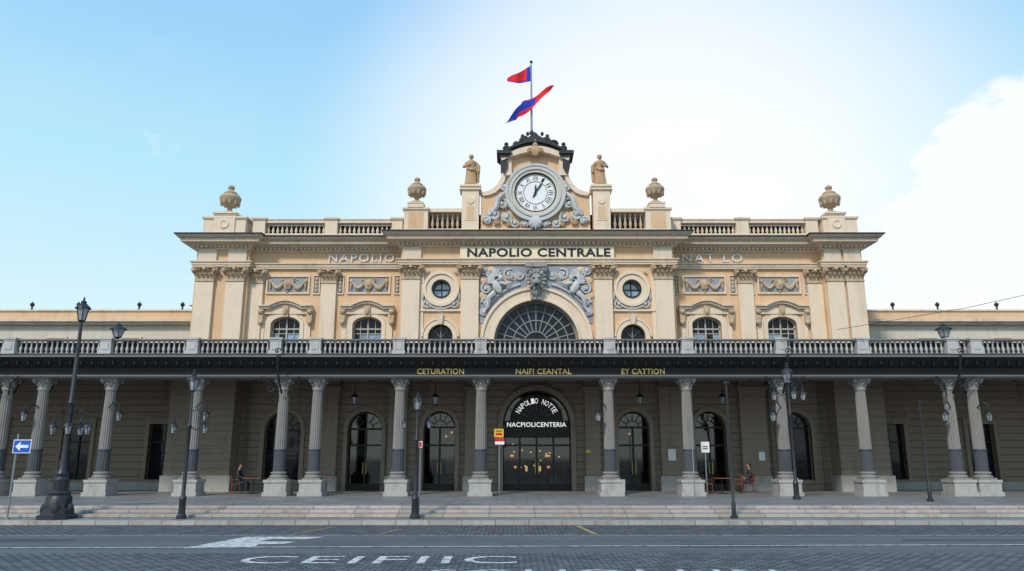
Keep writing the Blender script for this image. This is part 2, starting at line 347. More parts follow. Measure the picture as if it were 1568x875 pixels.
# ------------------------------------------------------------------ windows
g=MB(); fr=MB(); t=MB()
def wing_window(x):
    y=42.3
    for a,b_ in((-.82,-.42),(-.42,0),(0,.42),(.42,.82)):
        zz=[7.2,7.8,8.4,8.98,9.24]
        for z0,z1 in zip(zz,zz[1:]):
            g.m(GLASU if (z0<8.9 and random.random()<.82) else GLASD)  # lower panes mostly get the painted sky reflection, top row stays dark
            e=random.uniform(-.012,.012); e2=random.uniform(-.012,.012)
            g.add([(x+a,42.62+e,z0),(x+b_,42.62-e,z0),(x+b_,42.62+e2,z1),(x+a,42.62-e2,z1)],[(0,1,2,3)])
    g.m(GLASD); g.prism([(x-.82,9.24)]+arch_pts(x,9.45,.82,.45)+[(x+.82,9.24)],42.62,42.64)
    g.box(x-.82,x+.82,42.66,42.68,7.2,9.9)
    fr.m(WFRAME); fr.box(x-.04,x+.04,42.54,42.595,7.2,9.88)
    for dx in(-.42,.42): fr.box(x+dx-.02,x+dx+.02,42.55,42.598,7.2,9.75)
    for z in(7.8,8.4,8.98): fr.box(x-.82,x+.82,42.56,42.6,z-.02,z+.02)
    fr.box(x-.82,x+.82,42.53,42.602,9.2,9.28)
    archring(fr,x,9.45,.74,.37,.079,42.53,42.62,7.2)
    t.m(CREAM); archring(t,x,9.45,.82,.45,.22,42.2,42.35,7.0)
    archring(t,x,9.45,1.06,.69,.1,42.24,42.34,7.0)
    t.box(x-1.42,x-1.17,42.2,42.33,7.0,10.2); t.box(x+1.17,x+1.42,42.2,42.33,7.0,10.2)
    lo=[(x-1.5,10.32),(x-.85,10.32)]+[(x-.85+1.7*i/8,10.36+.26*math.sin(pi*i/8)) for i in range(9)]+[(x+.85,10.32),(x+1.5,10.32)]
    hi=[(a,b+.13) for a,b in lo]; hi2=[(a,b+.21) for a,b in lo]
    t.m(TRIM); t.strip(lo,hi,41.98,42.33); t.strip([(a,b+.001) for a,b in hi],hi2,41.88,42.34)
    t.m(CREAM); t.prism([(x-1.45,10.05)]+[(x-1.45,10.32)]+lo[1:-1]+[(x+1.45,10.32),(x+1.45,10.05)],42.16,42.32)
    for sx in(-1,1):
        t.m(CAPM)
        t.prism([(x+sx*1.38-.13,9.5),(x+sx*1.38+.13,9.5),(x+sx*1.38+.16,10.31),(x+sx*1.38-.16,10.31)],42.02,42.31)
        t.ell((x+sx*1.38,42.05,9.55),(.14,.12,.14)); t.ell((x+sx*1.38,42.0,10.15),(.15,.14,.14))
    t.m(CAPM); t.box(x-.16,x+.16,42.05,42.32,9.86,10.5); t.ell((x,42.03,10.2),(.13,.1,.22))
    z0,z1=11.3,12.2; t.m(CREAM)
    for a in((x-1.15,x+1.15,z0-.08,z0),(x-1.15,x+1.15,z1,z1+.08),(x-1.23,x-1.15,z0-.08,z1+.08),(x+1.15,x+1.23,z0-.08,z1+.08)):
        t.box(a[0],a[1],42.2,42.32,a[2],a[3])
    t.m(RELB); t.box(x-1.1,x+1.1,42.27,42.31,z0+.05,z1-.05)
    t.m(CAPM)
    for sx in(-1,1):
        pts=[(x+sx*(.2+.75*i/8),42.2,11.95-.4*math.sin(pi*i/8)) for i in range(9)]; t.tube(pts,[.05,.07,.09,.11,.12,.11,.09,.07,.05],6)
        t.ell((x+sx*1.0,42.22,11.95),(.12,.1,.12)); fleaf(t,x+sx*1.0,11.9,42.24,-pi/2,.45,.12)
        scroll(t,x+sx*.34,12.0,42.24,.16,1.2,sx,0,.035,12)
    t.ell((x,42.2,11.75),(.26,.14,.32)); t.ell((x,42.12,11.78),(.15,.12,.2)); acanthus(t,x,11.42,42.24,-pi/2,.2,3)
    for sx in(-1,1):
        xx=x+sx*1.62; t.m(CREAM)
        for a in((xx-.2,xx-.15),(xx+.15,xx+.2)): t.box(a[0],a[1],42.22,42.32,z0-.06,z1+.06)
        t.box(xx-.2,xx+.2,42.221,42.32,z1+.06,z1+.11); t.box(xx-.2,xx+.2,42.221,42.32,z0-.11,z0-.06)
        t.m(RELB); t.box(xx-.14,xx+.14,42.28,42.31,z0-.05,z1+.05); t.m(CAPM)
        for k in range(4): t.ell((xx,42.25,11.42+k*.22),(.1,.07,.11))
for x in(-12.75,-8.15,10.95,15.2): wing_window(x)
def small_arch(x):
    g.m(GLASD); g.prism([(x-.68,6.9)]+arch_pts(x,8.62,.68,.68)+[(x+.68,6.9)],41.62,41.64)
    fr.m(BFRAME); fr.box(x-.03,x+.03,41.55,41.6,6.9,9.3); fr.box(x-.68,x+.68,41.54,41.598,8.2,8.28)
    for a in(45,135): fr.bar(x,8.6,x+.66*math.cos(R(a)),8.6+.66*math.sin(R(a)),.03,41.55,41.6)
    t.m(CREAM); archring(t,x,8.62,.68,.68,.24,41.2,41.35,6.9); archring(t,x,8.62,.94,.94,.09,41.16,41.34)
    t.m(TRIM); t.prism([(x-.1,9.28),(x+.1,9.28),(x+.17,9.85),(x-.17,9.85)],41.05,41.32)
    t.m(CREAM); t.box(x-1.25,x+1.25,41.18,41.32,10.02,10.12)
    g.m(GLASU); g.lathe(x,41.6,11.28,[(.48,0),(.48,.02)],28,axis='Y')
    fr.m(FRAME); fr.box(x-.025,x+.025,41.5,41.57,10.8,11.76); fr.box(x-.48,x+.48,41.5,41.568,11.255,11.305)
    t.m(CREAM)
    def ring(r0,r1,y0,y1):
        a=[(x+r0*math.cos(2*pi*i/36),11.28+r0*math.sin(2*pi*i/36)) for i in range(37)]
        b=[(x+r1*math.cos(2*pi*i/36),11.28+r1*math.sin(2*pi*i/36)) for i in range(37)]
        t.strip(a,b,y0,y1)
    ring(.48,.95,41.16,41.32); ring(.84,1.0,41.08,41.33); t.m(FRAME); ring(.45,.53,41.12,41.3); t.m(RELIEF)
    for sx in(-1,1):
        scroll(t,x+sx*.72,10.42,41.22,.26,1.5,-sx,pi/2,.06); fleaf(t,x+sx*.5,10.3,41.25,pi/2-sx*.9,.5,.16)
        fleaf(t,x+sx*1.0,10.6,41.25,pi/2,.55,.14); fleaf(t,x+sx*.9,12.1,41.25,pi/2+sx*.7,.35,.13)
    t.tube([(x-.6+.12*i,41.2,10.34-.18*math.sin(pi*i/10)) for i in range(11)],.07,6)
    acanthus(t,x,10.15,41.22,pi/2,.3,5)
small_arch(-3.93); small_arch(6.64)
g.m(GLASD); g.prism([(C-2.32,6.9)]+arch_pts(C,8.3,2.32,2.32,28)+[(C+2.32,6.9)],41.72,41.75)
fr.m(BFRAME)
archring(fr,C,8.3,2.2,2.2,.12,41.6,41.7,6.9,28)
for r in(.62,1.25,1.75): archring(fr,C,8.3,r,r,.06,41.64,41.71,None,24)
for k in range(1,12): a=pi*k/12; fr.bar(C+.62*math.cos(a),8.3+.62*math.sin(a),C+2.22*math.cos(a),8.3+2.22*math.sin(a),.06,41.65,41.705)
for k in range(-5,6): fr.box(C+k*.42-.03,C+k*.42+.03,41.655,41.7,6.9,8.3)
fr.box(C-2.3,C+2.3,41.62,41.71,8.24,8.34); fr.box(C-2.3,C+2.3,41.66,41.702,7.55,7.6)
t.m(CREAM); archring(t,C,8.3,2.32,2.32,.72,41.14,41.35,6.9,32); archring(t,C,8.3,2.92,2.92,.16,41.04,41.352,6.9,32); archring(t,C,8.3,2.32,2.32,.12,41.08,41.351,6.9,32)
for sx in(-1,1):
    t.m(RELB)
    arc=[(C+sx*3.1*math.cos(R(a)),8.3+3.1*math.sin(R(a))) for a in range(20,84,4)]
    pl=[(C+sx*3.12,9.35)]+arc+[(C+sx*.45,12.6),(C+sx*3.12,12.6)]
    t.prism(pl if sx>0 else pl[::-1],41.25,41.31)
    t.m(OCHRE)
    for (dx,z) in((1.15,11.95),(2.9,11.75),(1.7,11.75),(2.5,12.35),(2.95,10.9)): t.ell((C+sx*dx,41.24,z),(.26,.05,.22))
    t.m(RELIEF)
    for (dx,z,r,d,a0) in((2.3,12.0,.42,1,0),(2.75,11.3,.3,-1,1),(1.5,12.1,.33,-1,2),(.95,12.05,.26,1,3),(2.75,10.5,.27,1,0),(1.95,11.55,.24,1,1),(2.85,12.3,.2,-1,0),(2.9,9.95,.2,-1,2)):
        scroll(t,C+sx*dx,z,41.2,r,1.7,d*sx,a0 if sx>0 else pi-a0,.07)
        acanthus(t,C+sx*dx,z,41.2,(a0+2.2) if sx>0 else pi-(a0+2.2),r*1.25,5)
    t.tube([(C+sx*3.35*math.cos(R(a)),41.18,8.3+3.35*math.sin(R(a))) for a in range(30,80,5)],.06,6)
    t.ell((C+sx*2.15,41.05,11.35),(.24,.2,.42),Euler((0,sx*.5,0))); t.ell((C+sx*1.95,40.98,11.88),(.15,.15,.18))
    t.tube([(C+sx*2.3,41.05,11.05),(C+sx*2.6,40.98,10.75),(C+sx*2.65,41.05,10.3),(C+sx*2.85,41.1,9.95)],[.17,.15,.11,.06],7)
    t.tube([(C+sx*2.0,41.0,11.6),(C+sx*1.65,40.95,11.5),(C+sx*1.35,41.02,11.65)],[.1,.08,.05],6)
    for k in range(6): fleaf(t,C+sx*2.3,11.6,41.12,(pi/2-sx*(.2+.28*k)),.75-.06*k,.15)
KEY=stone('keystone_dark_stone',(.33,.325,.32),var=.25,scale=2,dirtamt=.5)
t.m(KEY)
t.prism([(C-.28,10.62),(C+.28,10.62),(C+.48,12.66),(C-.48,12.66)],40.85,41.3)
t.box(C-.6,C+.6,40.75,41.3,12.45,12.67); scroll(t,C-.42,12.3,40.85,.2,1.4,1,0,.06); scroll(t,C+.42,12.3,40.85,.2,1.4,-1,pi,.06)
t.ell((C,40.72,11.65),(.36,.3,.42)); t.ell((C,40.45,11.5),(.19,.18,.17)); t.ell((C,40.34,11.57),(.08,.06,.05))
for k in range(14):
    a=2*pi*k/14; fleaf(t,C+.3*math.cos(a),11.7+.33*math.sin(a),40.72,a,.3,.16)
for sx in(-1,1): t.ell((C+sx*.15,40.46,11.78),(.08,.07,.05)); t.ell((C+sx*.3,40.6,12.05),(.11,.07,.12))
t.m(BLACK)
for sx in(-1,1): t.ell((C+sx*.15,40.41,11.73),(.045,.04,.035))
t.ell((C,40.34,11.36),(.11,.06,.06)); t.m(KEY); acanthus(t,C,11.2,40.8,-pi/2,.5,5)
g.build('window_glass',station); fr.build('window_frames',station); t.build('carved_trim',station)
# ------------------------------------------------------------------ parapets
b=MB(); b.m(CREAM)
def para(x0,x1,y,z1,peds,mat=CREAM):
    b.m(mat); b.box(x0,x1,y,y+.45,14.46,14.72); b.box(x0,x1,y-.03,y+.48,z1-.2,z1-.03)
    b.m(TRIM); b.box(x0,x1,y-.07,y+.52,z1-.03,z1+.02)
    xs=[x0]+sum([[a,c2] for a,c2 in peds],[])+[x1]
    for a,c2 in zip(xs[::2],xs[1::2]):
        if c2-a>.3: balusters(b,a,c2,y+.22,14.72,z1-.2,.26,8,.85)
    for a,c2 in peds: b.m(mat); pedestal(b,a,c2,y-.08,y+.53,14.46,z1+.1)
para(-14.2,-6.3,42.0,15.55,[(-10.75,-10.05)]); para(9.1,16.9,42.0,15.55,[(12.9,13.6)])
for a,c2 in((-14.9,-14.2),(-6.9,-6.3),(9.1,9.7),(16.9,17.6)): b.m(CREAM); pedestal(b,a,c2,41.92,42.53,14.46,15.65)
pedestal(b,-17.6,-15.2,41.6,43.2,14.46,15.6); pedestal(b,-17.0,-15.8,41.52,42.8,14.46,15.85)
pedestal(b,17.75,19.7,41.6,43.2,14.46,15.6); pedestal(b,18.0,19.0,41.52,42.8,14.46,15.85)
for x in(-16.4,18.5): b.lathe(x,41.53,15.15,[(.0,0),(.27,0),(.27,.06),(.19,.07),(.16,.03),(.0,.03)],20,axis='Y',cap=False)
pedestal(b,-6.1,-4.75,41.05,42.0,14.47,15.95); pedestal(b,7.55,8.95,41.05,42.0,14.47,15.95)
pedestal(b,-5.85,-5.05,40.97,41.8,15.95,16.25,.06,.05); pedestal(b,7.8,8.6,40.97,41.8,15.95,16.25,.06,.05)
for x0,x1 in((-4.75,-2.85),(5.6,7.55)):
    b.m(CREAM); b.box(x0,x1,41.15,41.6,14.47,14.75); b.box(x0,x1,41.1,41.65,15.72,15.93); b.m(CAPM); balusters(b,x0+.1,x1-.1,41.37,14.75,15.72,.27,8,.95)
b.m(CREAM)
for x in(-2.36,5.08):
    pedestal(b,x-.48,x+.48,41.0,41.9,14.47,17.3,.12,.09)
    b.box(x-.62,x+.62,40.9,41.95,17.0,17.08); b.box(x-.3,x+.3,40.97,41.1,15.2,16.6)
    b.lathe(x,40.97,16.35,[(0,0),(.2,0),(.2,.05),(0,.05)],16,axis='Y',cap=False)
b.m(OCHRE)
for x in(-5.42,8.25): b.box(x-.42,x+.42,41.035,41.06,14.75,15.7)
for x in(-2.36,5.08): b.box(x-.2,x+.2,40.955,40.98,15.3,16.05)
half=[(3.1,14.47),(3.1,16.85),(2.75,16.9),(2.4,17.05),(2.1,17.35),(1.9,17.75),(1.78,18.2),(1.74,18.95)]
arc=[(1.74*math.cos(R(a)),18.75+.75*math.sin(R(a))) for a in range(20,90,14)]
poly=[(C+x,z) for x,z in half]+[(C+x,z) for x,z in arc]
poly=poly+[(2*C-x,z) for x,z in poly[::-1]]
b.m(OCHRE); b.prism(poly[::-1],41.25,42.0)
b.m(CREAM)
for sx in(-1,1):
    lo2=[(C+sx*(x-.14),z-.16) for x,z in half[1:]]
    b.strip(lo2,[(C+sx*(x+.05),z+.05) for x,z in half[1:]],41.1,42.05)
    b.box(min(C+sx*1.35,C+sx*1.78),max(C+sx*1.35,C+sx*1.78),41.02,42.0,17.9,18.9)
b.strip([(C-1.9+3.8*i/16,18.72+.55*math.sin(pi*i/16)) for i in range(17)],[(C-2.0+4.0*i/16,18.95+.68*math.sin(pi*i/16)) for i in range(17)],40.85,42.1)
b.box(C-3.1,C+3.1,41.1,41.9,14.47,14.75)
b.build('parapet_and_gable',station)
d=MB(); d.m(SLATE)
for sx in(-1,1):
    x=C+sx*1.78; d.box(x-.32,x+.32,40.75,42.1,18.95,19.08); d.box(x-.2,x+.2,40.9,42.0,18.35,18.95); d.box(x-.42,x+.42,40.65,42.2,19.08,19.28)
    d.prism([(x-.2,18.35),(x+.2,18.35),(x,17.95)],40.9,41.5)
    d.lathe(x-sx*.12,41.3,19.28,[(.22,0),(.22,.1),(.12,.16),(.18,.26),(.22,.36),(.17,.48),(.08,.53),(.13,.62),(.09,.7),(0,.74)],12)
lo=[(C-1.7+3.4*i/20,19.12+.55*math.sin(pi*i/20)) for i in range(21)]
hi=[(C-1.7+3.4*i/20,19.28+.3*math.sin(pi*i/20)+.7*max(0,math.sin(pi*i/20))**2) for i in range(21)]
d.strip(lo,hi,40.9,42.1); d.strip([(a,b2+.14) for a,b2 in lo],[(a,b2+.28) for a,b2 in lo],40.72,42.15)
for sx in(-1,1):
    scroll(d,C+sx*1.05,19.8,41.1,.25,1.5,sx,0,.09); scroll(d,C+sx*.62,20.1,41.1,.2,1.4,-sx,0,.08); fleaf(d,C+sx*.9,19.85,41.1,pi/2+sx*.4,.45,.22)
    d.ell((C+sx*.72,41.2,20.35),(.11,.11,.14)); d.ell((C+sx*.42,41.2,20.5),(.1,.1,.14))
d.lathe(C,41.5,20.0,[(.6,0),(.52,.15),(.33,.28),(.38,.4),(.24,.5),(.16,.62),(.06,.72)],14)
d.m(TERRA); d.ell((C,40.82,19.3),(.34,.2,.34)); scroll(d,C-.33,19.25,40.75,.18,1.3,1,0,.06); scroll(d,C+.33,19.25,40.75,.18,1.3,-1,pi,.06)
d.lathe(C,40.85,19.5,[(.12,0),(.19,.12),(.1,.28),(.15,.4),(.0,.54)],10); acanthus(d,C,18.95,40.8,pi/2,.3,5)
d.build('dark_roof_crest',station)
r=MB(); CZ=16.85
def ringxz(mb,cx,cz,r0,r1,y0,y1,n=48):
    mb.strip([(cx+r0*math.cos(2*pi*i/n),cz+r0*math.sin(2*pi*i/n)) for i in range(n+1)],[(cx+r1*math.cos(2*pi*i/n),cz+r1*math.sin(2*pi*i/n)) for i in range(n+1)],y0,y1)
r.m(PALE); ringxz(r,C,CZ,1.2,1.62,40.95,41.3); r.m(RELIEF); ringxz(r,C,CZ,1.36,1.46,40.88,41.0); ringxz(r,C,CZ,1.58,1.72,40.9,41.3)
for sx in(-1,1):
    for (dx,z,rr,dd,a0) in((1.9,16.2,.36,1,0),(2.3,15.6,.36,-1,1),(1.65,15.4,.3,1,2),(2.75,15.2,.24,1,0),(1.15,15.05,.26,-1,1),(1.75,17.2,.22,-1,1),(.6,14.98,.2,1,0)):
        scroll(r,C+sx*dx,z,41.12,rr,1.6,dd*sx,a0 if sx>0 else pi-a0,.085); acanthus(r,C+sx*dx,z,41.15,(a0+3.6) if sx>0 else pi-a0-3.6,rr*1.3,5)
    r.tube([(C+sx*1.7,41.05,16.9),(C+sx*2.1,41.0,16.5),(C+sx*2.2,41.05,16.0),(C+sx*2.6,41.05,15.5)],[.08,.15,.17,.08],7)
    r.m(TERRA); acanthus(r,C+sx*2.2,14.95,41.12,pi/2,.4,5); acanthus(r,C+sx*1.5,14.85,41.12,pi/2,.35,5); r.m(RELIEF)
r.ell((C,40.98,15.08),(.42,.2,.4)); acanthus(r,C,15.15,40.9,-pi/2,.55,5)
r.build('clock_cartouche',station)
k=MB(); k.m(WHITE); k.lathe(C,41.2,CZ,[(1.2,0),(1.2,.12),(0,.121)],48,axis='Y',cap=False)
k.m(BLACK); ringxz(k,C,CZ,1.13,1.25,40.98,41.1); ringxz(k,C,CZ,.66,.685,41.06,41.085)
for i in range(60):
    a=2*pi*i/60; L=.05 if i%5 else .09; k.bar(C+1.1*math.cos(a),CZ+1.1*math.sin(a),C+(1.1-L)*math.cos(a),CZ+(1.1-L)*math.sin(a),.02,41.06,41.085)
def hand(a,L,wd,y):
    dx,dz=math.sin(R(a)),math.cos(R(a)); k.prism([(C-dx*.2+dz*wd*.5,CZ-dz*.2-dx*wd*.5),(C+dx*L*.7+dz*wd,CZ+dz*L*.7-dx*wd),(C+dx*L,CZ+dz*L),(C+dx*L*.7-dz*wd,CZ+dz*L*.7+dx*wd),(C-dx*.2-dz*wd*.5,CZ-dz*.2+dx*wd*.5)],y-.015,y)
hand(33,.78,.045,41.03); hand(3,.5,.05,41.05); hand(205,.36,.04,41.045); k.lathe(C,41.05,CZ,[(.07,0),(.07,.05)],14,axis='Y')
ck=k.build('station_clock',None,(C,41.2,CZ))
for i,s in enumerate(['XII','I','II','III','IIII','V','VI','VII','VIII','IX','X','XI']):
    a=R(30*i); x,z=C+.87*math.sin(a),CZ+.87*math.cos(a); wd=.04+.035*len(s)
    text('numeral',s,BLACK,(x-wd,x+wd,z-.12,z+.12),y=41.09,offset=.008,parent=ck,thick=.02,rot=-a)
# ------------------------------------------------------------------ name signs
s=MB(); s.m(stone('sign_cream',(.86,.73,.50),var=.08,dirtamt=.15)); s.box(-2.9,5.7,41.06,41.2,13.0,13.66); s.m(TRIM)
s.box(-2.98,5.78,41.04,41.27,12.995,13.03)
sg=s.build('station_name_sign',None,(C,41.15,13.3))
text('name_letters','NAPOLIO CENTRALE',NAVY,(-2.5,5.5,13.08,13.58),y=41.065,offset=.028,parent=sg)
text('frieze_letters','NAPOLIO',SILV,(-10.5,-6.75,13.08,13.55),y=42.3,offset=.004,parent=station,thick=.12,space=1.25)
text('frieze_letters_b','NAT LO',SILV,(9.75,13.2,13.08,13.55),y=42.3,offset=.004,parent=station,thick=.12,space=1.25)
# ------------------------------------------------------------------ statues, urns
stone_urn=stone('urn_sandstone',(.46,.34,.22),var=.25,scale=3,dirtamt=.5)
def urn(x,y,z,h,name='stone_urn'):
    m=MB(); k=h/1.75
    m.m(stone_urn); m.cbox(x,y,.33*k,.33*k,z,z+.12*k)
    m.lathe(x,y,z+.12*k,[(a*k,b_*k) for a,b_ in [(.3,0),(.28,.06),(.14,.14),(.13,.26),(.2,.32),(.42,.46),(.55,.68),(.58,.85),(.5,1.0),(.34,1.08),(.36,1.14),(.3,1.2),(.18,1.28),(.13,1.34),(.19,1.44),(.17,1.54),(.07,1.6),(.0,1.66)]],20)
    for i in range(10): a=2*pi*i/10; m.ell((x+.47*k*math.cos(a),y+.47*k*math.sin(a),z+.72*k),(.09*k,.09*k,.2*k))
    return m.build(name,None,(x,y,z))
urn(-5.45,41.4,16.25,1.65); urn(8.2,41.4,16.25,1.65); urn(-16.4,42.15,15.85,1.85); urn(18.5,42.15,15.85,1.85)
def statue(x,y,z,sx):
    m=MB(); m.m(TERRA); m.cbox(x,y,.36,.32,z,z+.14)
    prof=[(.36,.14),(.35,.3),(.31,.6),(.29,.9),(.27,1.1),(.22,1.25),(.26,1.4),(.29,1.52),(.2,1.62),(.08,1.67),(.075,1.74)]
    m.lathe(x,y,z,prof,20,rf=[1,.9,1.05,.92])
    for k_ in range(9):
        a=2*pi*k_/9; m.tube([(x+.32*math.cos(a),y+.29*math.sin(a),z+.16),(x+.29*math.cos(a+.15),y+.26*math.sin(a+.15),z+.6),(x+.22*math.cos(a+.4),y+.2*math.sin(a+.4),z+1.15)],[.06,.05,.03],5)
    m.ell((x,y-.02,z+1.86),(.13,.14,.16),None,12,8); m.ell((x,y+.04,z+1.9),(.15,.14,.15),None,10,6); m.ell((x,y-.17,z+1.84),(.02,.035,.035))
    m.tube([(x-sx*.23,y,z+1.53),(x-sx*.42,y-.05,z+1.25),(x-sx*.26,y-.28,z+1.2),(x-sx*.02,y-.3,z+1.34)],[.1,.09,.07,.05],7)
    m.tube([(x+sx*.23,y,z+1.53),(x+sx*.45,y-.02,z+1.28),(x+sx*.46,y-.12,z+.98),(x+sx*.42,y-.16,z+.88)],[.1,.09,.07,.05],7)
    m.tube([(x+sx*.3,y,z+1.5),(x+sx*.38,y+.05,z+1.1),(x+sx*.42,y,z+.3)],[.07,.14,.06],6)
    m.tube([(x-.22,y-.2,z+1.1),(x,y-.3,z+.95),(x+.24,y-.2,z+1.0)],[.06,.08,.06],6)
    return m.build('statue',None,(x,y,z),60)
statue(-2.36,41.45,17.3,1); statue(5.08,41.45,17.3,-1)
# ------------------------------------------------------------------ flagpole
f=MB(); f.m(STEEL); px=1.15; PY=41.5
f.lathe(px,PY,20.2,[(.07,0),(.06,2.4),(.045,5.0)],10); f.m(IRON); f.ell((px,PY,25.25),(.1,.1,.1)); f.lathe(px,PY,20.6,[(.13,0),(.13,.15),(.07,.25)],10)
fp=f.build('flagpole',None,(px,PY,20.2))
def flag(name,fn,nu,nv,colf):
    m=MB(); vs=[fn(i/nu,j/nv) for j in range(nv+1) for i in range(nu+1)]
    for mt in (REDC,BLUEC):
        m.m(mt); m.add(vs,[(j*(nu+1)+i,j*(nu+1)+i+1,(j+1)*(nu+1)+i+1,(j+1)*(nu+1)+i) for j in range(nv) for i in range(nu) if colf((i+.5)/nu,(j+.5)/nv)==mt])
    return m.build(name,None,vs[0],80)
flag('flag',lambda u,v:(px-.05-1.4*u, PY+.15*math.sin(u*7), 25.0-.85*u+(.07*math.sin(u*8))-v*(.85*(1-u)**.7+.16)),18,8,lambda u,v: BLUEC if (u<.14 or v>.86) else REDC)
def big(u,v):
    x=px-1.65+2.75*u; z=21.55+2.0*u+.15*math.sin(u*9)
    wv=.95*math.sin(pi*min(1,max(.05,u*.94+.03)))**.6
    return (x+.25*v,PY-.12+.18*math.sin(u*8+v*2),z-.1+wv*(v-.5)+(-.15 if u<.3 else 0))
flag('flag',big,22,10,lambda u,v: REDC if (u>.62 or v<.28 and u>.25 or v>.85 and u>.4) else BLUEC)
# ------------------------------------------------------------------ low side wings + roof
l=MB()
for x0,x1,sx in((-60,-17.95,-1),(19.9,62,1)):
    l.m(PALE); xx=[-18.9-4.6*i for i in range(9)] if sx<0 else [21.0+4.6*i for i in range(9)]
    wall(l,x0,x1,6.5,10.15,46.5,47.1,[(x,.55,7.0,9.3,0) for x in xx])
    l.m(GLASD); l.box(x0,x1,46.85,46.88,7,9.3)
    l.m(PALE)
    for x in xx: 
        for a in((x-.68,x-.55,6.9,9.42),(x+.55,x+.68,6.9,9.42)): l.box(a[0],a[1],46.4,46.55,a[2],a[3])
        l.box(x-.55,x+.55,46.4,46.55,9.3,9.42); l.m(WFRAME); l.box(x-.03,x+.03,46.75,46.84,7,9.3); l.m(PALE)
    l.m(TRIM); l.box(x0,x1,46.2,47.2,10.15,10.3); l.box(x0,x1,46.0,47.2,10.3,10.45)
    l.m(OCHRE); l.box(x0,x1,46.4,47.2,10.45,11.0); l.m(TRIM); l.box(x0,x1,46.32,47.25,11.0,11.1)
    l.m(PALE); l.box(x0,x1,47.3,56,6.5,10.9)
    l.m(OCHRE); vx=-17.9 if sx<0 else 19.85
    pts=[(vx,11.1)]+[(vx+sx*1.7*(i/8),12.5-1.35*math.sin(i/8*pi/2)) for i in range(9)]
    l.prism(pts if sx>0 else pts[::-1],45.2,46.1)
    l.m(BALD); l.box(x0,x1,42.36,46.6,6.46,6.7)
    l.m(IRON)
    for x in ([-20.6,-23.3,-27.1,-30,-34] if sx<0 else [20.6,23.8,26.6,30.3,34]): l.lathe(x,46.7,11.1,[(.1,0),(.06,.1),(.05,.22),(.13,.34),(.13,.44),(.03,.52),(0,.62)],10)
l.m(SLATE)
for x0,x1 in((-14.5,-6.3),(9.2,17.4)):
    l.prism([(x0,14.4),(x1,14.4),(x1-.1,15.42),(x0+.1,15.42)],42.75,54)
l.prism([(-5.9,14.45),(8.7,14.45),(7.6,15.85),(-4.9,15.85)],42.05,55)
l.build('side_wings_and_roof',station)
# ------------------------------------------------------------------ ground floor
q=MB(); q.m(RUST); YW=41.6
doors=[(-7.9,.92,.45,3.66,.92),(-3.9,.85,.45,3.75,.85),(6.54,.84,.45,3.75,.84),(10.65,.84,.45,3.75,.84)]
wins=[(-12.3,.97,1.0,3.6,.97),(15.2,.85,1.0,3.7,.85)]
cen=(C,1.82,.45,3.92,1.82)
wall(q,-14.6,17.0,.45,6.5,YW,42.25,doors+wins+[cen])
xl=[-18.95-4.7*i for i in range(8)]; xr=[20.6+4.9*i for i in range(8)]
wall(q,-60,-18.0,.45,6.5,42.2,42.8,[(x,.78,1.0,3.95,0) for x in xl]); wall(q,19.6,62,.45,6.5,42.2,42.8,[(x,.72,1.0,3.95,0) for x in xr])
q.build('ground_floor_walls',station)
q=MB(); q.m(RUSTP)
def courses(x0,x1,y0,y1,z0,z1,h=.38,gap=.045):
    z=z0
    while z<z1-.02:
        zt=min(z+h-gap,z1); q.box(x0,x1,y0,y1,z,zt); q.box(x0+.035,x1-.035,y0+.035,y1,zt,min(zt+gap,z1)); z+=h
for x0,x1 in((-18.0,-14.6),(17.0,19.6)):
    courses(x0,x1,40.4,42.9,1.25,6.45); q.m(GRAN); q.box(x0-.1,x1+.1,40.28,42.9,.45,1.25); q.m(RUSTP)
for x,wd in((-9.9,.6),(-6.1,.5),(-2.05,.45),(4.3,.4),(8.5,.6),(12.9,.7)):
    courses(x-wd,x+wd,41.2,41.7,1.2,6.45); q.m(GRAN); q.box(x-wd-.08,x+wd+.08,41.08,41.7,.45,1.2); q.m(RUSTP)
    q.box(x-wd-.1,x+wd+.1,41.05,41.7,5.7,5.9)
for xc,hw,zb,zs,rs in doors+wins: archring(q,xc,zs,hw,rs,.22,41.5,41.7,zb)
archring(q,cen[0],cen[3],1.82,1.82,.26,41.42,41.7,.45)
for x in xl+xr:
    hw=.78 if x<0 else .72
    q.m(RUSTP)
    for a in((x-hw-.2,x-hw,.9,4.15),(x+hw,x+hw+.2,.9,4.15)): q.box(a[0],a[1],42.08,42.25,a[2],a[3])
    q.box(x-hw,x+hw,42.08,42.25,3.95,4.15); q.box(x-hw-.3,x+hw+.3,42.0,42.25,4.16,4.26); q.box(x-hw,x+hw,42.02,42.3,.88,1.0)
    q.m(GLASD); q.box(x-hw,x+hw,42.5,42.52,1.0,3.95); q.m(FRAME); q.box(x-.04,x+.04,42.42,42.5,1,3.95); q.box(x-hw,x+hw,42.43,42.498,2.95,3.03)
q.m(GRAN)
for a in((-60,-18.12),(19.72,62)): q.box(a[0],a[1],42.1,42.25,.45,.88)
def fan(x,zs,r,y,n=6):
    archring(q,x,zs,r-.09,r-.09,.088,y-.06,y,None); archring(q,x,zs,r*.4,r*.4,.04,y-.05,y-.005,None)
    for i in range(1,n): a=pi*i/n; q.bar(x+r*.4*math.cos(a),zs+r*.4*math.sin(a),x+(r-.05)*math.cos(a),zs+(r-.05)*math.sin(a),.035,y-.05,y-.004)
    q.box(x-r,x+r,y-.08,y+.01,zs-.05,zs+.05)
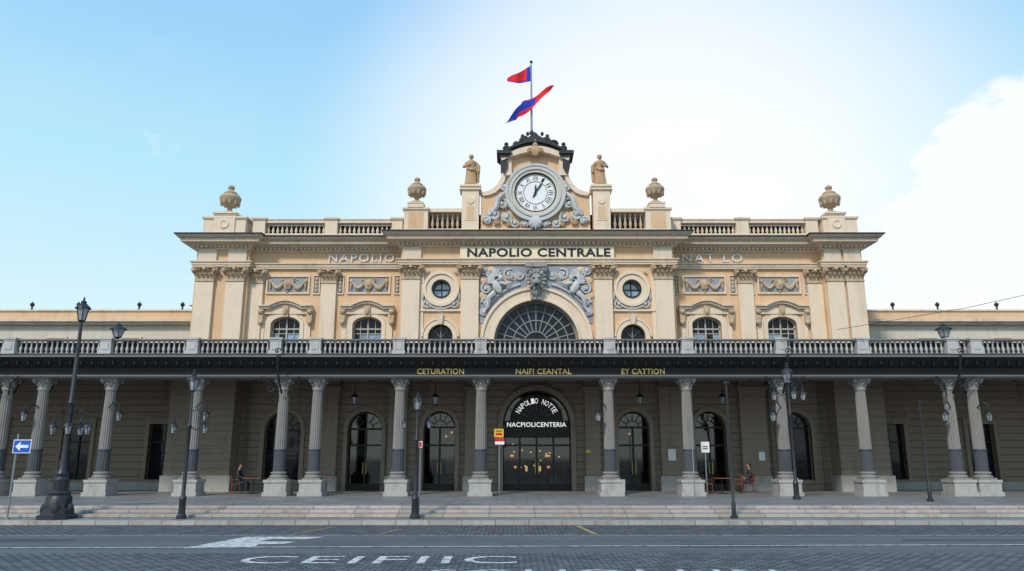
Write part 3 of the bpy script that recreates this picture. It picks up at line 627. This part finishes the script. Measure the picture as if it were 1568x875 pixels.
for xc,hw,zb,zs,rs in doors+[cen]:
    y=42.0; q.m(DGL); q.prism([(xc-hw,zb+.02)]+arch_pts(xc,zs,hw,rs)+[(xc+hw,zb+.02)],y,y+.01)
    q.m(FRAME); fan(xc,zs,hw,y-.01)
    nb=4 if hw>1.5 else 2
    for i in range(nb+1):
        x=xc-hw+2*hw*i/nb; q.box(x-.05,x+.05,y-.08,y-.005,zb,zs-.05)
    q.box(xc-hw,xc+hw,y-.07,y-.006,2.75,2.85); q.box(xc-hw,xc+hw,y-.07,y-.006,zb,zb+.35)
    q.m(GOLD)
    for sx in(-1,1): q.box(xc+sx*.09-.015,xc+sx*.09+.015,y-.14,y-.1,1.3,1.9)
q.m(BLACK); q.prism([(C-1.45,4.12)]+arch_pts(C,4.12,1.45,1.4,20)[1:-1]+[(C+1.45,4.12)],41.84,41.9); q.box(C-1.75,C+1.75,41.83,41.9,3.66,4.10)
q.m(FRAME); q.box(C-1.78,C+1.78,41.85,41.92,3.2,3.66)
q.m(BFRAME)
for i in range(1,8): a=pi*i/8; q.bar(C+.5*math.cos(a),4.14+.5*math.sin(a),C+.88*math.cos(a),4.14+.88*math.sin(a),.02,41.82,41.84)
for xc,hw,zb,zs,rs in wins:
    y=42.0; q.m(GLASD); q.prism([(xc-hw,zb)]+arch_pts(xc,zs,hw,rs)+[(xc+hw,zb)],y,y+.02); q.m(FRAME); fan(xc,zs,hw,y-.005)
    q.box(xc-.04,xc+.04,y-.07,y-.004,zb,zs); q.box(xc-hw,xc+hw,y-.06,y-.005,2.2,2.28)
# wall clutter: posters, drain pipes, sill boxes
q.m(WHITE)
for x,z0,z1,wd in((-6.1,1.9,2.5,.2),(8.45,2.0,2.6,.2),(13.2,2.0,2.45,.16)): q.box(x-wd,x+wd,41.16,41.18,z0,z1)
q.m(SYEL); q.box(3.9,4.15,41.16,41.18,2.4,2.55)
q.m(FASL)
for x in(-14.2,-10.7,16.6,13.9): q.lathe(x,41.5,.5,[(.05,0),(.05,5.9)],8)
q.build('ground_floor_details',station)
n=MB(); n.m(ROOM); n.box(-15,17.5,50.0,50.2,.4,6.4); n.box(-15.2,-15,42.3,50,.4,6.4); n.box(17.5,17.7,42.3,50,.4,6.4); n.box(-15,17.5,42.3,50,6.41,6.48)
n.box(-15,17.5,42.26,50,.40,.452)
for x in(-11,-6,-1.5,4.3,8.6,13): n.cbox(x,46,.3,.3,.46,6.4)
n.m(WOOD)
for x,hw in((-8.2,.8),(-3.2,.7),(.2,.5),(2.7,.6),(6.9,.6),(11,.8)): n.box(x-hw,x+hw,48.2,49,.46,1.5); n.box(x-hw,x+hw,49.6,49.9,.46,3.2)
n.m(WHITE); n.box(-3.7,-3.2,43.5,43.55,1.3,2.0); n.box(6.6,7.0,43.5,43.55,1.4,2.1); n.box(10.8,11.1,43.5,43.55,1.5,2.1); n.box(2.2,2.5,44,44.05,.5,1.2); n.box(-8.6,-8.2,43.5,43.55,2.2,2.7)
n.m(WARM)
random.seed(3)
for i in range(16):
    x=random.uniform(-9,12); n.ell((x,random.uniform(44.5,49.3),random.choice([2.0,2.6,3.4,3.6])),(.06,.06,.06),None,6,4)
for i in range(14): n.ell((random.uniform(-.3,3.0),random.uniform(44,49),random.uniform(1.6,3.0)),(.06,.06,.045),None,6,4)
for x in(.2,.9,1.75,2.3): n.box(x-.06,x+.08,49.5,49.58,1.3,1.62)
n.box(-.1,.1,49.5,49.58,2.2,2.32); n.box(2.1,2.4,49.5,49.58,2.2,2.3)
n.build('concourse_interior',station)
text('entrance_letters','NACPIOLICENTERIA',SIGNW,(C-1.6,C+1.6,3.77,4.02),y=41.825,offset=.012,parent=station,thick=.02)
for i,ch in enumerate('NAPOLIO NOTTE'):
    if ch==' ': continue
    a=R(152-124*i/12); x,z=C+1.12*math.cos(a),4.12+1.05*math.sin(a); text('arc_letter',ch,SIGNW,(x-.085,x+.085,z-.14,z+.14),y=41.83,offset=.0,parent=station,thick=.02,rot=a-pi/2)
# ------------------------------------------------------------------ canopy
can=empty('entrance_canopy',(C,36.3,.45)); CX0,CX1=-46,48
m=MB(); m.m(FASC); m.box(CX0,CX1,35.5,42.35,6.45,6.72)
m.box(CX0,CX1,35.7,36.9,5.9,6.3)
m.box(CX0,CX1,35.62,36.95,6.3,6.45)
vs=[];pf=[(35.60,6.30),(35.50,6.34),(35.36,6.46),(35.18,6.66),(35.12,6.70)]
for y,z in pf: vs+=[(CX0,y,z),(CX1,y,z)]
m.add(vs,[(2*i,2*i+1,2*i+3,2*i+2) for i in range(4)])
m.m(FASL); m.box(CX0,CX1,35.02,35.9,6.70,6.78); m.box(CX0,CX1,35.66,36.94,5.80,5.9); m.box(CX0,CX1,35.6,35.7,5.86,5.93)
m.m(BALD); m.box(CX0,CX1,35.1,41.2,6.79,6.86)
m.m(FASC)
for i in range(60):
    x=CX0+.8+i*1.57; m.box(x-.07,x+.07,36.95,41.15,6.15,6.46)
m.box(CX0,CX1,39,39.15,6.05,6.47)
for i in range(190):
    x=CX0+.25+i*.495; m.box(x-.04,x+.04,35.25,35.6,6.4,6.66)
m.build('canopy_structure',can)
colx=[-23.9,-22.2,-19.0,-14.9,-10.8,-9.2,-5.3,-1.46,4.56,8.26,12.7,16.5,20.65,21.8,-28,-32,-36,-40,26,30,34,38,42]
m=MB()
for x in colx:
    y=36.3
    m.m(GRAN); m.cbox(x,y,.56,.56,.45,.62); m.cbox(x,y,.50,.50,.62,1.05); m.cbox(x,y,.54,.54,1.05,1.17)
    m.m(COL); m.cbox(x,y,.40,.40,1.17,1.25); m.lathe(x,y,1.25,[(.40,0),(.42,.05),(.40,.1),(.33,.12),(.32,.16),(.37,.2),(.36,.25),(.29,.28)],20)
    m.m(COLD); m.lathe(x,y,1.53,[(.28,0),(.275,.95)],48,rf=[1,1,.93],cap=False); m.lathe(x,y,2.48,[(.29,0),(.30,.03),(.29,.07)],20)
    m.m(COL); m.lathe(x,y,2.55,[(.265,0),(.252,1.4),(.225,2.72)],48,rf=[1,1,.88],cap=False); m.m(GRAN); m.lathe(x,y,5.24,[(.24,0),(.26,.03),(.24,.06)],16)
    cap_round(m,x,y,5.3,5.8,.25)
m.build('columns',can,None,25)
m=MB()
for x in colx[:14]:
    m.m(IRON)
    if x in(-10.8,12.7,-23.9,20.65): 
        for sx in(-1,1):
            m.tube([(x+sx*.3,35.9,5.0),(x+sx*.45,35.7,5.5),(x+sx*.9,35.5,5.85)],.035,6); scroll(m,x+sx*.5,5.35,35.8,.2,1.5,sx,0,.03)
        m.tube([(x,35.9,5.1),(x,35.4,5.6),(x,35.05,6.1),(x,34.9,6.75)],.05,6); scroll(m,x,6.95,34.9,.15,1.3,1,0,.03)
    m.tube([(x,36.6,5.0),(x,37.0,5.6),(x,37.8,6.1)],.05,6)
m.build('iron_brackets',can)
m=MB(); y=35.5
pedx=[-23.5,-19.0,-14.95,-11.05,-9.2,-5.3,-1.46,4.56,8.2,12.6,16.4,20.6,21.7]+[-27.5,-31.5,-35.5,-39.5,-43.5,25.6,29.6,33.6,37.6,41.6,45.6]
pedx.sort()
m.m(FASL); m.box(CX0,CX1,y-.12,y+.2,6.865,6.93)
for x in pedx: m.m(BAL); pedestal(m,x-.26,x+.26,y-.22,y+.3,6.87,7.64,.08,.05); m.box(x-.16,x+.16,y-.25,y-.2,7.08,7.42)
edges=[CX0]+sum([[x-.26,x+.26] for x in pedx],[])+[CX1]
for a,b_ in zip(edges[::2],edges[1::2]):
    if b_-a<.3: continue
    m.m(FASL); m.box(a,b_,y-.13,y+.21,7.52,7.59); m.m(BALD); m.box(a,b_,y+.17,y+.19,6.93,7.45)  # thin dark sheet added behind the balusters to make their gaps dark
    m.m(BAL); balusters(m,a+.05,b_-.05,y+.02,6.93,7.52,.24,8,.72)
m.build('balcony_balustrade',can)
for s_,x0,x1 in(('CETURATION',-4.45,-2.25),('NAIFI CEANTAL',.18,2.78),('EY CATTION',5.13,7.15)):
    text('canopy_letters',s_,GOLD,(x0,x1,5.97,6.23),y=35.695,offset=.012,parent=can,thick=.04)
# ------------------------------------------------------------------ lanterns / lamps
def lantern(m,x,y,z,s,wf=1.0):
    ws=s*wf
    m.m(IRON); m.lathe(x,y,z,[(.05*s,0),(.12*ws,.05*s),(.13*ws,.08*s)],6)
    m.m(LGLASS); m.lathe(x,y,z+.08*s,[(.12*ws,0),(.21*ws,.42*s)],6)
    m.m(IRON)
    for k_ in range(6):
        a=2*pi*k_/6; m.tube([(x+.125*ws*math.cos(a),y+.125*ws*math.sin(a),z+.07*s),(x+.215*ws*math.cos(a),y+.215*ws*math.sin(a),z+.5*s)],.017*s,4)
    m.lathe(x,y,z+.5*s,[(.27*ws,0),(.26*ws,.04*s),(.14*ws,.17*s),(.09*ws,.2*s),(.10*ws,.26*s),(.03*s,.32*s),(.035*s,.38*s),(0,.46*s)],12)
def lamp_ornate(x,y,z0,h,s=1,arms=2,big=True,az=(0,pi)):
    m=MB(); m.m(IRON)
    if big:
        m.lathe(x,y,z0,[(.62,0),(.62,.12),(.52,.16),(.50,.3),(.42,.36),(.40,.7),(.34,.78),(.36,.86),(.25,.95),(.27,1.3),(.2,1.4),(.22,1.5),(.13,1.65),(.14,1.9),(.105,2.0),(.095,h*.5),(.12,h*.5+.05),(.08,h*.5+.12),(.055,h-.75*s),(.09,h-.72*s),(.05,h-.65*s)],10)
        for k_ in range(5): a=2*pi*k_/5; m.ell((x+.4*math.cos(a),y+.4*math.sin(a),z0+.32),(.14,.14,.22))
    else:
        m.lathe(x,y,z0,[(.17,0),(.17,.1),(.12,.16),(.11,.6),(.13,.66),(.07,.8),(.06,h*.6),(.085,h*.6+.06),(.05,h*.6+.12),(.04,h-.6*s),(.07,h-.57*s),(.04,h-.55*s)],10)
    lantern(m,x,y,z0+h-.95*s,s)
    za=z0+arms
    for a in az:
        dx,dy=math.cos(a),math.sin(a); L=.62*s
        m.tube([(x,y,za-.25),(x+dx*L*.5,y+dy*L*.5,za-.38),(x+dx*L*.95,y+dy*L*.95,za-.1),(x+dx*L,y+dy*L,za+.12),(x+dx*L*.8,y+dy*L*.8,za+.2)],.025*s,6)
        m.tube([(x,y,za+.25),(x+dx*L*.4,y+dy*L*.4,za+.35),(x+dx*L*.7,y+dy*L*.7,za+.15),(x+dx*L*.5,y+dy*L*.5,za)],.02*s,6)
        m.tube([(x+dx*L,y+dy*L,za+.12),(x+dx*L,y+dy*L,za-.05)],.02,5)
        lantern(m,x+dx*L,y+dy*L,za-.62*s,.62*s)
    return m.build('street_lamp',None,(x,y,z0))
lamp_ornate(-15.55,27.1,.13,7.75,1.0,3.4,True,(0.2,pi*.93,-pi/3.,pi*.45))
lamp_ornate(-11.3,27.1,.13,5.1,.85,3.35,False,(0.1,pi+.2))
lamp_ornate(-3.33,27.1,.13,4.3,.7,3.45,False,(0,pi))
lamp_ornate(11.95,33.1,.45,5.75,1.0,4.7,False,(0,pi,-pi/2))
def pole(x,y,z0,h,name='lamp_post'):
    m=MB(); m.m(IRON); m.lathe(x,y,z0,[(.13,0),(.13,.08),(.08,.12),(.075,.5),(.05,.55),(.045,h*.6),(.04,h-.1),(.09,h-.08),(.09,h-.02),(.03,h)],10); m.tube([(x-.12,y,z0+h-.05),(x+.12,y,z0+h-.05)],.03,6)
    return m.build(name,None,(x,y,z0))
pole(7.65,27.3,.13,4.7); pole(16.75,31.6,.45,4.0)
def bal_lamp(x,y,z):
    m=MB(); m.m(IRON); m.lathe(x,y,z,[(.12,0),(.06,.04),(.045,.08)],8); lantern(m,x,y,z+.04,.85,1.7); m.build('balcony_lantern',None,(x,y,z))
bal_lamp(-18.6,35.55,7.6) ; bal_lamp(20.4,35.55,7.6)
def wall_lamp(x,y,z,dx):
    m=MB(); m.m(IRON); m.tube([(x,y,z+.7),(x+dx*.5,y-.25,z+.95),(x+dx,y-.35,z+.8),(x+dx,y-.35,z+.6)],.03,6); lantern(m,x+dx,y-.35,z,.75); m.build('bracket_lantern',None,(x,y,z+.7))
for x,dx in((4.4,-.4),(20.55,-.5),(21.8,.3),(-22.2,-.4),(-18.9,.7),(-14.8,.6),(12.6,-.5)): wall_lamp(x,36.05,3.75,dx)
for x in(-8.0,-3.9,6.5,10.7): 
    m=MB(); m.m(IRON); m.tube([(x,39,6.1),(x,39,5.3)],.02,5); lantern(m,x,39,4.75,.8); m.build('hanging_lantern',None,(x,39,6.1))
# ------------------------------------------------------------------ signs
def sign_arrow():
    x,y=-17.25,27.1; m=MB(); m.m(STEEL); m.lathe(x,y,.13,[(.035,0),(.035,2.85)],8)
    m.m(WHITE); m.box(x-.1,x+.52,y-.06,y-.04,2.32,2.78); m.m(SBLUE); m.box(x-.075,x+.495,y-.066,y-.06,2.345,2.755)
    m.m(WHITE); m.prism([(x-.02,2.55),(x+.16,2.39),(x+.16,2.5),(x+.44,2.5),(x+.44,2.6),(x+.16,2.6),(x+.16,2.71)],y-.07,y-.066)
    m.m(STEEL); m.cbox(x,y,.09,.09,.13,.16); m.build('traffic_sign',None,(x,y,.13))
sign_arrow()
def sign_post(x,y,z0,h,kind):
    m=MB(); m.m(STEEL); m.lathe(x,y,z0,[(.03,0),(.03,h)],8); z=z0+h
    if kind=='yr':
        m.m(SYEL); m.box(x-.24,x+.2,y-.06,y-.035,z-.4,z-.02); m.m(SRED); m.box(x-.2,x+.24,y-.06,y-.035,z-.6,z-.43)
        m.m(WHITE); m.box(x-.2,x+.24,y-.06,y-.035,z-.74,z-.605); m.m(SRED); m.box(x-.17,x+.13,y-.066,y-.06,z-.32,z-.2); m.m(BLACK); m.box(x-.17,x+.13,y-.066,y-.06,z-.14,z-.09)
    if kind=='w':
        m.m(WHITE); m.box(x-.2,x+.2,y-.06,y-.035,z-.5,z); m.m(BLACK); m.box(x-.12,x+.12,y-.064,y-.06,z-.35,z-.3); m.box(x-.12,x+.12,y-.064,y-.06,z-.25,z-.2)
    if kind=='n':
        m.m(WHITE); m.box(x-.07,x+.07,y-.06,y-.035,z-.22,z); m.m(SRED); m.box(x-.05,x+.05,y-.065,y-.06,z-.2,z-.03)
    m.build('information_sign',None,(x,y,z0))
sign_post(-.6,36.6,.45,3.05,'yr'); sign_post(9.3,37.5,.45,2.45,'w'); sign_post(7.7,33.2,.45,3.3,'o'); sign_post(-3.2,27.2,.13,2.6,'n')
m=MB(); m.m(WHITE); m.box(5.3,5.6,38.9,38.93,.5,1.1); m.m(BLACK); m.box(5.27,5.63,38.93,38.96,.45,1.13); m.build('notice_board',None,(5.45,38.9,.45))
# ------------------------------------------------------------------ cafe furniture
def chair(x,y,z,rot):
    m=MB(); m.m(WOOD)
    for sx in(-1,1):
        for sy in(-1,1): m.tube([(sx*.2,sy*.2,0),(sx*.18,sy*.18,.45)],.018,6)
        m.tube([(sx*.18,.18,.45),(sx*.19,.24,.9)],.018,6); m.tube([(sx*.2,.18,.66),(sx*.22,-.15,.66),(sx*.2,-.18,.45)],.015,6)
    m.box(-.22,.22,-.22,.22,.44,.47)
    for k_ in range(4): m.box(-.2,.2,.215+.01*k_,.23+.01*k_,.55+.09*k_,.61+.09*k_)
    o=m.build('cafe_chair'); o.location=(x,y,z); o.rotation_euler=(0,0,rot)
def table(x,y,z):
    m=MB(); m.m(IRON); m.lathe(x,y,z,[(.24,0),(.2,.03),(.03,.06),(.03,.7)],12); m.m(WOOD); m.cbox(x,y,.42,.36,z+.71,z+.745); m.build('cafe_table',None,(x,y,z))
table(-12.55,38.2,.45); chair(-13.35,38.2,.45,pi/2); chair(-11.75,38.3,.45,-pi/2)
table(10.2,38.2,.45); chair(9.5,38.2,.45,pi/2); chair(10.95,38.25,.45,-pi/2); chair(-10.0,38.5,.45,pi/2); table(-9.1,38.5,.45)
chair(12.0,39.6,.45,-pi/2)
# ------------------------------------------------------------------ people (seated)
def skin_obj(name,verts,edges,radii,mat,parent,root=0,sub=1):
    me=bpy.data.meshes.new(name); me.from_pydata(verts,edges,[]); o=bpy.data.objects.new(name,me); scene.collection.objects.link(o)
    md=o.modifiers.new('skin','SKIN'); 
    for i,r_ in enumerate(radii): me.skin_vertices[0].data[i].radius=(r_,r_) if not isinstance(r_,tuple) else r_
    me.skin_vertices[0].data[root].use_root=True
    sb=o.modifiers.new('sub','SUBSURF'); sb.levels=sub; sb.render_levels=sub
    me.materials.append(mat); o.parent=parent; return o
SKIN=stone('skin',(.50,.30,.20),rough=.6,var=.05,dirtamt=0); HAIR=stone('dark_hair',(.03,.02,.015),rough=.6,dirtamt=0)
def person(x,y,z,rot,shirt,trou):
    e=empty('person',(x,y,z)); e.rotation_euler=(0,0,rot)
    V=[(0,.0,.55),(0,.03,.78),(0,.02,1.0),(0,0,1.12),(-.17,.01,1.06),(-.25,-.05,.82),(-.2,-.28,.74),(.17,.01,1.06),(.25,-.05,.82),(.2,-.28,.74)]
    E=[(0,1),(1,2),(2,3),(2,4),(4,5),(5,6),(2,7),(7,8),(8,9)]
    skin_obj('jacket',V,E,[(.16,.12),(.14,.11),(.16,.11),(.07,.07),(.075,.075),(.055,.055),(.04,.04),(.075,.075),(.055,.055),(.04,.04)],shirt,e,0,2)
    V=[(0,0,.52),(-.1,-.05,.53),(-.12,-.45,.5),(-.12,-.43,.1),(.1,-.05,.53),(.12,-.45,.5),(.12,-.43,.1)]
    skin_obj('trousers',V,[(0,1),(1,2),(2,3),(0,4),(4,5),(5,6)],[.13,.1,.075,.05,.1,.075,.05],trou,e,0,2)
    for sx in(-1,1):
        skin_obj('shoe',[(sx*.12,-.41,.06),(sx*.12,-.5,.045),(sx*.13,-.62,.04)],[(0,1),(1,2)],[.05,.045,.04],BLACK,e,0,1)
        hx=sx*.2; V=[(hx,-.28,.74),(hx-sx*.01,-.35,.73)]; E=[(0,1)]; rr=[.028,.033]
        for k_ in range(4):
            bx=hx-sx*.01+(k_-1.5)*.018; L=(.05,.06,.057,.045)[k_]; i=len(V); V+=[(bx,-.375,.728),(bx,-.375-L*.6,.722),(bx,-.375-L*.9,.70)]; E+=[(1,i),(i,i+1),(i+1,i+2)]; rr+=[.01,.009,.008]
        i=len(V); V+=[(hx-sx*.035,-.33,.725),(hx-sx*.05,-.365,.715)]; E+=[(1,i),(i,i+1)]; rr+=[.011,.009]
        skin_obj('hand',V,E,rr,SKIN,e,0,1)
    m=MB(); m.m(SKIN); m.tube([(0,0,1.1),(0,-.01,1.2)],[.055,.05],10); m.ell((0,-.02,1.29),(.075,.092,.115),None,14,10); m.ell((0,-.115,1.28),(.014,.02,.022)); 
    for sx in(-1,1): m.ell((sx*.078,-.01,1.285),(.012,.02,.03))
    m.ell((0,-.04,1.21),(.04,.05,.035))
    m.m(HAIR); m.ell((0,.015,1.325),(.085,.095,.1),None,14,8)
    for sx in(-1,1): m.ell((sx*.028,-.106,1.305),(.011,.008,.006),None,6,4)
    m.m(SRED); m.ell((0,-.106,1.238),(.022,.01,.007),None,6,4)
    o=m.build('head'); o.parent=e
    return e
NV=stone('dark_jacket',(.05,.045,.06),var=.1,dirtamt=0); BR=stone('maroon_jacket',(.2,.06,.05),var=.1,dirtamt=0); DK=stone('dark_trousers',(.03,.03,.04),dirtamt=0)
person(-13.3,38.2,.45,pi/2,NV,DK); person(-10.0,38.5,.45,pi/2,BR,DK); person(12.0,39.6,.45,-pi/2,NV,DK)
# ------------------------------------------------------------------ ground
def sheet(name,x0,x1,y0,y1,z,mat):
    m=MB(); m.m(mat); m.add([(x0,y0,z),(x1,y0,z),(x1,y1,z),(x0,y1,z)],[(0,1,2,3)]); return m.build(name)
sheet('ground',-600,600,-600,900,0,ASPH)
sheet('cobblestone_road',-120,120,22.9,26.2,.004,COBB); sheet('cobblestone_road',-120,120,-40,18.7,.004,COBB)
m=MB(); m.m(KERB); m.box(-120,120,26.2,26.5,0,.13); m.build('kerb')
m=MB(); m.m(PAVE); m.box(-120,120,26.5,27.5,0,.13); m.m(STEP)
m.box(-120,120,27.5,28.1,0,.24); m.box(-120,120,28.1,28.7,0,.345); m.box(-120,120,28.7,29.1,0,.45)
m.m(BALD)
for yy,zz in((27.5,.13),(28.1,.24),(28.7,.345)): m.box(-120,120,yy-.012,yy,zz,zz+.018)
m.build('pavement_steps')
m=MB(); m.m(PAVE); m.box(-120,120,29.1,42.2,0,.45); m.build('pavement')
m=MB(); m.m(PAINT)
def poly(pts,z=.009): m.add([(x,y,z) for x,y in pts],[tuple(range(len(pts)))])
poly([(-60,18.35),(60,21.6),(60,21.72),(-60,18.47)],.012)
poly([(-8.1,19.65),(-7.45,22.4),(-5.2,22.35),(-5.6,21.75),(-6.6,21.7),(-6.75,21.2),(-5.7,21.1),(-5.9,20.6),(-6.5,20.5),(-6.4,19.9)],.009)
poly([(-40,22.75),(40,22.78),(40,22.86),(-40,22.83)],.009)
m.build('road_markings')
m=MB(); m.m(YPAINT)
poly([(-6.5,23.2),(-6.4,23.2),(-5.6,25.5),(-5.7,25.5)],.010); poly([(2.35,23.1),(2.5,23.1),(2.2,25.9),(2.05,25.9)],.010); poly([(-3.9,23.3),(-3.8,23.3),(-3.4,24.6),(-3.5,24.6)],.010)
m.build('yellow_road_markings')
# asphalt repair patches and small litter of dry leaves in the gutter
m=MB(); m.m(stone('asphalt_patch',(.07,.071,.077),rough=.8,var=.2,fine=.3,dirtamt=0,bump=.4))
for (x0,y0,x1,y1) in((4.2,19.9,7.4,20.6),(-14.5,21.2,-11.9,21.9),(10.5,21.4,15.5,21.75)): poly([(x0,y0),(x1,y0+.05),(x1-.08,y1),(x0+.1,y1-.04)],.005)
m.build('asphalt_patches')
m=MB(); m.m(YPAINT); random.seed(11)
for i in range(160):
    x=random.uniform(-24,24); yy=random.choice([random.uniform(23,26.1),random.gauss(26.05,.08)]); yy=min(yy,26.17); a=random.uniform(0,6.3); L=random.uniform(.02,.05)
    m.add([(x+L*math.cos(a),yy+L*math.sin(a),.014),(x-L*.5*math.sin(a),yy+L*.5*math.cos(a),.02),(x-L*math.cos(a),yy-L*math.sin(a),.012),(x+L*.5*math.sin(a),yy-L*.5*math.cos(a),.011)],[(0,1,2,3)])
m.build('fallen_leaves')
text('road_lettering','CEIFIIC',PAINT,(-5.9,.1,16.9,18.1),z=.012,offset=.0)
text('road_lettering','SQUOI LIN',PAINT,(-1.6,5.2,15.0,16.0),z=.012,offset=.0)
m=MB(); m.m(IRON); m.tube([(16,37,8.3),(20,33,8.6),(26,28,9.6),(40,20,12)],.012,5); m.build('overhead_cable',None,(16,37,8.3))
# ------------------------------------------------------------------ light, world, camera
EL,AZ=R(43),R(206)
sd=Vector((math.sin(AZ)*math.cos(EL),math.cos(AZ)*math.cos(EL),math.sin(EL)))
sl=bpy.data.lights.new('sun','SUN'); sl.energy=2.8; sl.angle=R(8); sl.color=(1,.93,.83)
so=bpy.data.objects.new('sun',sl); so.rotation_euler=sd.to_track_quat('Z','Y').to_euler(); so.location=(0,0,60); scene.collection.objects.link(so)
wd=bpy.data.worlds.new('World'); scene.world=wd; wd.use_nodes=True; nt=wd.node_tree; nt.nodes.clear()
out=nt.nodes.new('ShaderNodeOutputWorld'); bg=nt.nodes.new('ShaderNodeBackground'); bg.inputs['Strength'].default_value=.15
sky=nt.nodes.new('ShaderNodeTexSky'); sky.sky_type='NISHITA'; sky.sun_disc=False; sky.sun_elevation=EL; sky.sun_rotation=AZ; sky.air_density=1.0; sky.dust_density=.6; sky.ozone_density=1.2
nt.links.new(sky.outputs[0],bg.inputs[0])
tc=nt.nodes.new('ShaderNodeTexCoord').outputs['Generated']
nv=nt.nodes.new('ShaderNodeVectorMath'); nv.operation='NORMALIZE'; nt.links.new(tc,nv.inputs[0])
def glow(dirv,lo,hi):
    dv=nt.nodes.new('ShaderNodeVectorMath'); dv.operation='DOT_PRODUCT'; nt.links.new(nv.outputs[0],dv.inputs[0]); dv.inputs[1].default_value=Vector(dirv).normalized()
    mr=nt.nodes.new('ShaderNodeMapRange'); mr.interpolation_type='SMOOTHSTEP'; nt.links.new(dv.outputs['Value'],mr.inputs[0]); mr.inputs[1].default_value=lo; mr.inputs[2].default_value=hi; return mr.outputs[0]
haze=glow((.19,.93,.29),.88,1.0)
cm=glow((.66,.93,.22),.965,.99)
cn=noise_n(nt,mapping_n(nt,nv.outputs[0],(1,1,1.8)),6.5,9,.6)
cl=math_n(nt,'MULTIPLY',math_n(nt,'SUBTRACT',math_n(nt,'ADD',math_n(nt,'MULTIPLY',cm,.42),cn),.68),7,clamp=True)
wisp=math_n(nt,'MULTIPLY',math_n(nt,'SUBTRACT',noise_n(nt,mapping_n(nt,nv.outputs[0],(1,1,3)),2.2,6),.45,clamp=True),.35)
fac=math_n(nt,'MAXIMUM',math_n(nt,'ADD',math_n(nt,'MULTIPLY',haze,.95),wisp,clamp=True),math_n(nt,'MULTIPLY',cl,.95),clamp=True)
sz=nt.nodes.new('ShaderNodeSeparateXYZ'); nt.links.new(nv.outputs[0],sz.inputs[0])
cr=nt.nodes.new('ShaderNodeValToRGB'); nt.links.new(sz.outputs['Z'],cr.inputs[0])
e=cr.color_ramp.elements; e[0].position=.08; e[0].color=(.80,.96,1,1); e[1].position=.62; e[1].color=(.25,.57,1,1)
x2=cr.color_ramp.elements.new(.34); x2.color=(.50,.85,1.0,1)
bh=nt.nodes.new('ShaderNodeBackground'); nt.links.new(cr.outputs[0],bh.inputs[0]); bh.inputs[1].default_value=1.03
m1=nt.nodes.new('ShaderNodeMixShader'); m1.inputs[0].default_value=.88; nt.links.new(bg.outputs[0],m1.inputs[1]); nt.links.new(bh.outputs[0],m1.inputs[2])
bw=nt.nodes.new('ShaderNodeBackground'); bw.inputs[0].default_value=(.96,.985,1,1); bw.inputs[1].default_value=1.04
mx=nt.nodes.new('ShaderNodeMixShader'); nt.links.new(fac,mx.inputs[0]); nt.links.new(m1.outputs[0],mx.inputs[1]); nt.links.new(bw.outputs[0],mx.inputs[2]); nt.links.new(mx.outputs[0],out.inputs[0])
cam=bpy.data.cameras.new('camera'); co=bpy.data.objects.new('camera',cam); scene.collection.objects.link(co)
co.location=(0,0,2.2); co.rotation_euler=(R(90+12.68),0,0); cam.sensor_width=36; cam.lens=26.75; cam.clip_end=3000; cam.clip_start=.1
scene.camera=co
scene.view_settings.view_transform='Standard'; scene.view_settings.look='None'; scene.view_settings.exposure=0
